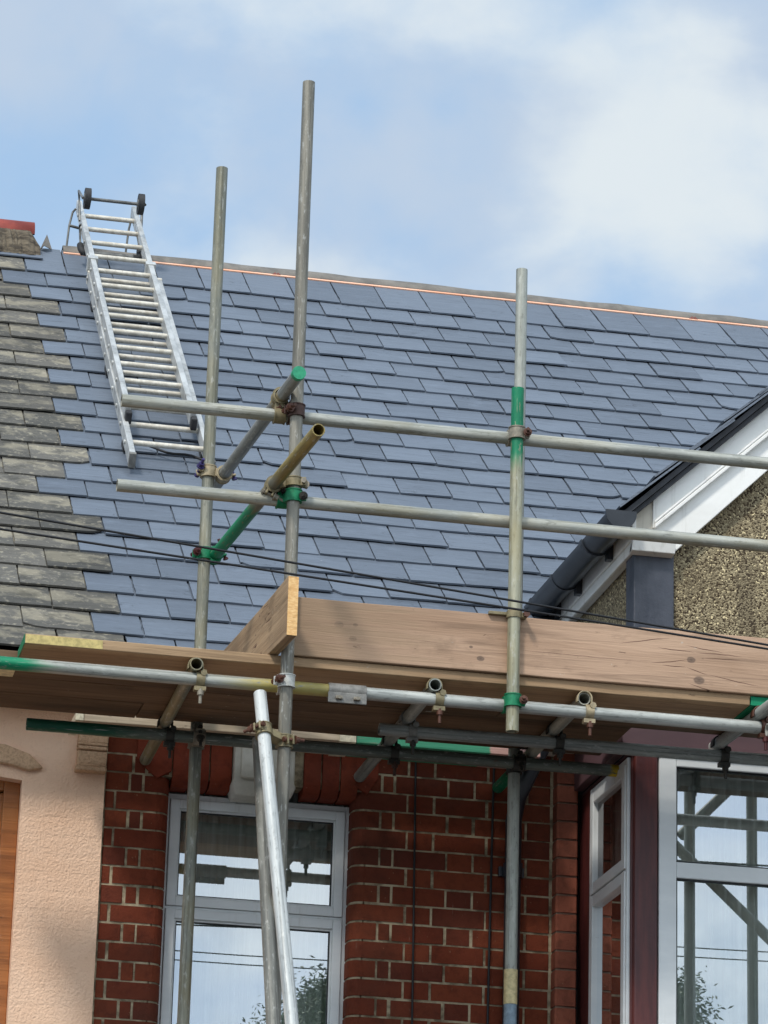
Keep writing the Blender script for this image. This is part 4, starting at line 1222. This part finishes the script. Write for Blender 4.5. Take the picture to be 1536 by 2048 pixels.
MB().box(1.2115, 1.2132, 12.492, 12.716, ZB + .001, ZD - .001).build('painted_end', M['cp_green'], b1)
board('deck_board', 'outermost deck board at the right with a green painted end', 'scaffold board', ((3.989 + 6.2) / 2, 12.604, zc), X, (6.2 - 3.989) / 2, .1125, .019,
      wood('board_outer_right', WD1, WD2, [(-2, -(6.2 - 3.989) / 2 + .10, lin(16, 128, 90), .01)], seed=2), GB_)
for i, (y_, x0, x1, lab) in enumerate(((12.832, 1.035, 3.1, 'second deck board from the outer edge, left length'), (12.834, 3.104, 6.2, 'second deck board from the outer edge, right length in front of the bay'),
        (13.058, 1.05, 2.3, 'third deck board from the outer edge, left length'), (13.060, 2.304, 3.645, 'third deck board from the outer edge, ending at the bay'),
        (13.285, 1.05, 1.75, 'innermost full deck board, left length over the peach wall'), (13.283, 1.754, 3.64, 'innermost full deck board, right length over the brick wall'))):
    board('deck_board', lab, 'scaffold board', ((x0 + x1) / 2, y_, zc + random.uniform(-.001, .001)), X, (x1 - x0) / 2, .1115, .019, wood('board_deck_%d' % i, WD1, WD2, seed=4 + i * 1.7), GB_)
ep = thing('end_plate', 'pale hooped iron plate nailed under the deck boards at the left edge', 'metal plate', (1.13, 12.83, ZB), None)
MB().box(.93, 1.218, 12.745, 12.925, ZB - .008, ZB - .0035).build('plate', metal_paint('plate_pale', lin(224, 212, 168), .12), ep, bevel=.002)
MB().box(.98, 1.185, 12.800, 12.806, ZB - .0095, ZB - .0082).box(.98, 1.192, 12.815, 12.819, ZB - .0095, ZB - .0082).build('slot', M['cp_dark'], ep)
PB1, PB2 = lin(196, 176, 150), lin(214, 198, 176)
ib1 = board('inside_board', 'pale inner board close to the wall over the window', 'scaffold board', ((1.53 + 2.655) / 2, 13.605, zc), X, (2.655 - 1.53) / 2, .1125, .019, wood('board_inner', lin(168, 150, 126), lin(190, 174, 150), seed=14), GB_)
for x0, x1 in ((1.528, 1.56), (2.59, 2.657)):
    MB().box(x0, x1, 13.488, 13.4915, ZB - .001, ZD).box(x0, x1, 13.4916, 13.72, ZB - .003, ZB - .0008).build('end_band', metal_paint('band_pale', lin(214, 204, 176), .2), ib1)
board('inside_board', 'inner board with green painted edge close to the brick wall', 'scaffold board', ((2.66 + 3.42) / 2, 13.608, zc), X, .38, .1125, .019,
      wood('board_inner_green', lin(178, 140, 130), lin(196, 158, 146), [(-1, .17, lin(62, 136, 104), .01)], seed=17), GB_)
# toe boards
TBY = YO + TR + .0015
TZ0, TZ1 = ZD + .0012, ZD + .228
tx0, tx1 = 2.196, 6.2
def tk(px, py, r_):
    p = at(px, py, TBY)
    return (p.x - (tx0 + tx1) / 2, 0 - .019, p.z - (TZ0 + TZ1) / 2, r_)
knots = [tk(678, 1249, .015), tk(711, 1250, .008), tk(706, 1277, .012), tk(961, 1317, .012), tk(1382, 1320, .014), tk(1398, 1361, .018), tk(942, 1294, .006)]
segs = []
for x0_, y0_, x1_, y1_ in ((1237, 1287, 1342, 1276), (1313, 1295, 1390, 1305), (1390, 1305, 1485, 1313), (1369, 1291, 1447, 1306), (1406, 1317, 1483, 1320), (1324, 1330, 1373, 1335), (1373, 1335, 1415, 1350), (1417, 1350, 1520, 1374), (1300, 1327, 1377, 1320), (1375, 1366, 1440, 1389),
                            (620, 1262, 700, 1268), (760, 1272, 880, 1285), (1040, 1300, 1300, 1325)):
    a_, b_ = tk(x0_, y0_, 0), tk(x1_, y1_, 0)
    segs.append((a_[0], a_[2], b_[0], b_[2], .0016 if x0_ > 1100 else .0008))
board('toe_board', 'long pinkish brown toe board on edge along the deck front', 'scaffold board', ((tx0 + tx1) / 2, TBY + .019, (TZ0 + TZ1) / 2), X, (tx1 - tx0) / 2, .019, (TZ1 - TZ0) / 2,
      wood('toe_board_wood', lin(164, 133, 108), lin(190, 158, 132), knots=knots, segs=segs, seed=3, bands=[(-9, -(tx1 - tx0) / 2 + .34, lin(152, 127, 102), .7)]), 'toe boards')
ra_, rb_ = Vector((2.138, 12.77, 0)), None
fx, bx = 2.158, 2.082
rdv = Vector((bx - fx, 13.33 - 12.232, 0)).normalized()
rc = Vector(((fx + bx) / 2, (12.232 + 13.33) / 2, (ZD + ZD + .226) / 2 + .002))
rt2 = board('toe_board', 'short return toe board with a bright sawn orange end facing the viewer', 'scaffold board', rc, rdv, .55, .0195, .113,
      wood('toe_board_return', lin(138, 114, 88), lin(166, 140, 110), cracks=(-.5, .1), seed=6), 'toe boards')
ef = rc - rdv * .5515
mb = MB().obox(ef, rdv, Z.cross(rdv), Z, .0012, .0190, .1122)
def endgrain(t, co):
    n = t.noise(t.vec(co, (60, 60, 160)), 1, 5, .6)
    r_ = t.noise(t.vec(co, (20, 20, 60)), 1, 4, .6)
    c = t.mix(t.rng(n, .35, .7), lin(222, 172, 110), lin(242, 202, 142))
    return t.mix(t.math('MULTIPLY', t.rng(r_, .55, .7), .4), c, lin(170, 118, 62))
mb.build('sawn_end', mat('sawn_end_grain', endgrain, .8), rt2)

# ------------------------------------------------------------------ roof ladder with wheels and ridge hook
LD = thing('roof_ladder', 'two section aluminium roof ladder with black wheels lying on the new slates', 'ladder', rp(2.15, 2.2, .05))
def stile(u0, u1, s0, s1, w0, w1, hw):
    """C section rail between two (u, s) points in the roof frame"""
    a, b = rp(u0, s0, (w0 + w1) / 2), rp(u1, s1, (w0 + w1) / 2)
    d = (b - a).normalized(); sd_ = d.cross(RN).normalized()
    mb = MB()
    L2 = (b - a).length / 2
    mb.obox((a + b) / 2, d, sd_, RN, L2, hw, (w1 - w0) / 2)
    return mb
def lad(px, py, w): return roofpx(px, py, w)
LW0, LW1 = .055, .120                 # lower section stands on its feet
UW0, UW1 = .122, .185                 # upper section lies on it
la0, la1 = lad(268, 905, LW1), lad(180, 545, LW1)
ra0, ra1 = lad(433, 925, LW1), lad(311, 556, LW1)
ua0, ua1 = lad(262, 812, UW1), lad(154, 400, UW1)
va0, va1 = lad(396, 838, UW1), lad(264, 412, UW1)
lu, ru = (la0[0] + la1[0]) / 2, (ra0[0] + ra1[0]) / 2
uu, vu = (ua0[0] + ua1[0]) / 2, (va0[0] + va1[0]) / 2
ls0, ls1 = la0[1], la1[1]
us0, us1 = ua0[1], ua1[1]
print('ladder', la0, la1, ra0, ra1, ua0, ua1, va0, va1)
for u in (lu, ru):
    stile(u, u, ls0, ls1, LW0, LW1, .014).build('stile', M['alu'], LD, bevel=.003)
for u in (uu, vu):
    stile(u, u, us0, us1, UW0, UW1, .014).build('stile', M['alu'], LD, bevel=.003)
LR_ = [4.941 - .256 * k for k in range(11)]
UR_ = [5.917 - .2575 * k for k in range(12)]
for s_ in LR_:
    MB().cyl(rp(lu, s_, .088), rp(ru, s_, .088), .0135, 14).build('rung', M['rung'], LD)
for s_ in UR_:
    MB().cyl(rp(uu, s_, .154), rp(vu, s_, .154), .0135, 14).build('rung', M['rung'], LD)
for i, u in enumerate((lu, ru)):
    for s_ in (ls0, ls1):
        MB().obox(rp(u, s_ + (-.012 if s_ == ls0 else .012), (LW0 + LW1) / 2), X, RS, RN, .016, .013, .036).build('end_cap', M['rung'] if s_ == ls1 else M['sleeve'], LD, bevel=.003)
for u in (uu, vu):
    MB().obox(rp(u + .006, us0 - .012, .135), X, RS, RN, .015, .026, .030).build('foot', M['rubber'], LD, bevel=.006)
    MB().obox(rp(u, ls1 + .06, .150), X, RS, RN, .027, .024, .042).build('guide_bracket', M['alu'], LD, bevel=.003)
for s_ in LR_:
    MB().cyl(rp(lu - .0145, s_, .088), rp(lu - .021, s_, .088), .011, 10).build('rivet', M['alu'], LD)
for s_ in UR_:
    MB().cyl(rp(uu - .0145, s_, .154), rp(uu - .021, s_, .154), .011, 10).build('rivet', M['alu'], LD)
# skids that keep the ladder off the slates
for u in (lu, ru):
    for s_ in (ls0 + .3, ls1 - .35, (ls0 + ls1) / 2):
        MB().obox(rp(u, s_, .042), X, RS, RN, .016, .05, .015).build('skid', M['rubber'], LD, bevel=.004)
# wheels on their bracket arms, axle between them
wW = .36
w1u, w1s = roofpx(174.5, 396, wW)
w2u, w2s = roofpx(282, 410, wW)
ws = (w1s + w2s) / 2
for u, e in ((w1u, uu - .016), (w2u, vu + .016)):
    c = rp(u, ws, wW)
    wh = MB().cyl(c - X * .016, c + X * .016, .058, 26)
    tyre = wh.build('wheel', M['rubber'], LD, bevel=.008)
    MB().cyl(c - X * .020, c + X * .020, .028, 16).build('hub', M['rod'], tyre)
    so_ = -1 if u < 2.2 else 1
    ou = u + so_ * .024
    arm = [rp(e, us1 - .33, .16), rp(e + so_ * .004, us1 - .24, .22), rp((e + ou) / 2, us1 - .19, .29), rp(ou, ws, wW)]
    MB().path(arm, .0075, 8).build('wheel_arm', M['rod'], LD)
MB().cyl(rp(w1u, ws, wW), rp(w2u, ws, wW), .0095, 12).build('axle', M['rod'], LD)
# rubber tipped bearer bar that rests on the ridge and the hook behind it
bs, bwz = roofpx(215, 510, .10)[1], .10
b1u, b2u = roofpx(165, 505, .1)[0], roofpx(277, 517, .1)[0]
MB().cyl(rp(b1u, bs, bwz), rp(b2u, bs, bwz), .016, 14).build('bearer_bar', M['rod'], LD)
for u, so_ in ((b1u, -1), (b2u, 1)):
    MB().path([rp(u + .03 * -so_, bs, bwz), rp(u, bs, bwz), rp(u + so_ * .008, bs + .03, bwz + .01), rp(u + so_ * .01, bs + .07, bwz + .02)], .0185, 12).build('rubber_tip', M['rubber'], LD)
    e = uu - .017 if so_ < 0 else vu + .002
    MB().path([rp(u + so_ * .01, bs + .06, bwz + .02), rp((u + e) / 2, bs + .35, .15), rp(e, us1 - .42, .165)], .006, 8).build('hook_arm', M['rod'], LD)
for (px, py), u, nm in (((147, 415), uu - .02, 0), ((262, 448), vu + .0, 1)):
    y_h = apex.y + .18
    low = at(133, 494, y_h) if nm == 0 else at(251, 508, y_h)
    mid = at(138.5, 451, y_h - .02) if nm == 0 else at(257, 462, y_h - .02)
    topp = rp(u, us1 - .06, .15)
    MB().path([topp, topp + (mid - topp) * .25 + Vector((-.006, .02, .012)), mid, low, low + Vector((-.02, .06, -.35))], .0065, 8).build('hook', M['rod'], LD)
    if nm == 0: m0 = mid
MB().path([m0, at(157, 456, apex.y + .16), at(257, 466, apex.y + .16)], .0085, 8).build('hook_brace', M['rod'], LD)
rope = MB()
pts = []
for i in range(13):
    u = lu + .05 + (ru - lu - .03) * i / 12
    pts.append(rp(u, ls0 + .32 - .012 * i + .02 * math.sin(i * .9), .05))
rope.path(pts, .006, 6)
tag(rope.build('rope', M['black']), 'thin dark rope lying across the slates under the ladder foot', 'rope')

# ------------------------------------------------------------------ cables
def cable(label, pts, r, cat='cable', group=None):
    P_ = [Vector(p) for p in pts]
    full = []
    for i in range(len(P_) - 1):
        for j in range(8): full.append(P_[i].lerp(P_[i + 1], j / 8))
    full.append(P_[-1])
    return tag(MB().path(full, r, 8).build('cable', M['black']), label, cat, group)
def extend(a, b, k): return b + (b - a) * k
def wire(label, pts):
    Ys = [11.0 + .5 * i / (len(pts) - 1) for i in range(len(pts))]
    P_ = [at(x, y, yy) for (x, y), yy in zip(pts, Ys)]
    a_, b_ = P_[0], P_[-1]
    m_ = P_[len(P_) // 2]
    f_ = (m_.x - a_.x) / (b_.x - a_.x)
    sag = (m_.z - (a_.z + (b_.z - a_.z) * f_)) / (f_ * (1 - f_))
    P_ = [a_ + (b_ - a_) * u + Vector((0, 0, sag * u * (1 - u))) for u in [-2.5 + .1 * i for i in range(51)]]
    return cable(label, P_, .0042, 'cable', 'overhead cables')
wire('upper of the two black overhead cables crossing the roof', [(0, 1025), (350, 1086), (750, 1156.6), (1053, 1207), (1536, 1290)])
wire('lower of the two black overhead cables crossing the roof', [(0, 1058), (350, 1114), (750, 1177), (1050, 1224), (1536, 1298)])
cable('thin black cable running down the bricks right of the window', [(3.0, 13.942, 5.40), (3.003, 13.941, 5.1), (3.008, 13.942, 4.7), (3.013, 13.941, 4.2), (3.02, 13.942, .3)], .0045, group='cables clipped to the brick wall')
cable('black cable running down the bricks beside the downpipe', [(3.335, 13.942, 5.40), (3.331, 13.941, 5.0), (3.328, 13.942, 4.6), (3.326, 13.941, 4.2), (3.325, 13.942, .3)], .005, group='cables clipped to the brick wall')
for i, (z, lab) in enumerate(((9.30, 'upper street cable seen only as a reflection in the window'), (9.20, 'lower street cable seen only as a reflection in the window'))):
    cable(lab, [(-40, -9.3, z + .3), (0, -9.3, z + .02), (6.2, -9.3, z), (11, -9.3, z + .05), (60, -9.3, z + .8)], .007, group='street cables across the road')

# ------------------------------------------------------------------ trees across the road (they show in the window glass)
def tree(label, x, y, h, wid, seed):
    r_ = random.Random(seed)
    t = thing('tree', label, 'tree', (x, y, .1), 'trees across the road')
    mb = MB()
    def limb(a, b, ra, rb, seg=8):
        mb.cyl(a, b, ra, seg, r2=rb, caps=False)
    top = Vector((x + .2, y, h * .55))
    limb((x, y, .1), (x + .1, y, h * .3), .2, .15); limb((x + .1, y, h * .3), top, .15, .1)
    tips = []
    for i in range(16):
        a = r_.uniform(0, 6.28); e = r_.uniform(.2, 1.2)
        st = Vector((x + .1, y, h * r_.uniform(.3, .55)))
        en = Vector((x + math.cos(a) * wid * math.cos(e) * .8, y + math.sin(a) * wid * math.cos(e) * .8, h * .5 + math.sin(e) * h * .46))
        limb(st, en, .07, .012, 6); tips.append(en)
        for k in range(3):
            en2 = en + Vector((r_.uniform(-1, 1), r_.uniform(-1, 1), r_.uniform(-.4, .8))) * wid * .22
            limb(st.lerp(en, .7), en2, .025, .006, 5); tips.append(en2)
    mb.build('trunk', M['bark'], t)
    lf = MB()
    for p in tips:
        for k in range(700):
            c = p + Vector((r_.gauss(0, 1), r_.gauss(0, 1), r_.gauss(0, .8))) * wid * .13
            if c.z > h + .25: continue
            s_ = r_.uniform(.022, .046)
            d = Vector((r_.uniform(-1, 1), r_.uniform(-1, 1), r_.uniform(-.9, .4))).normalized(); e = d.orthogonal().normalized()
            lf.add([c, c + d * s_ + e * s_ * .3, c + d * s_ * 2, c + d * s_ - e * s_ * .3], [(0, 1, 2, 3)])
    lf.build('crown', M['leaf'], t, fix=False)
tree('leafy tree across the road reflected at the left of the brick house window', 4.9, -9.8, 9.25, 1.1, 21)
tree('leafy tree across the road reflected at the right of the brick house window', 7.45, -9.8, 9.6, 1.25, 23)
tree('leafy tree across the road reflected in the bay window', 10.15, -9.8, 9.7, 1.2, 22)
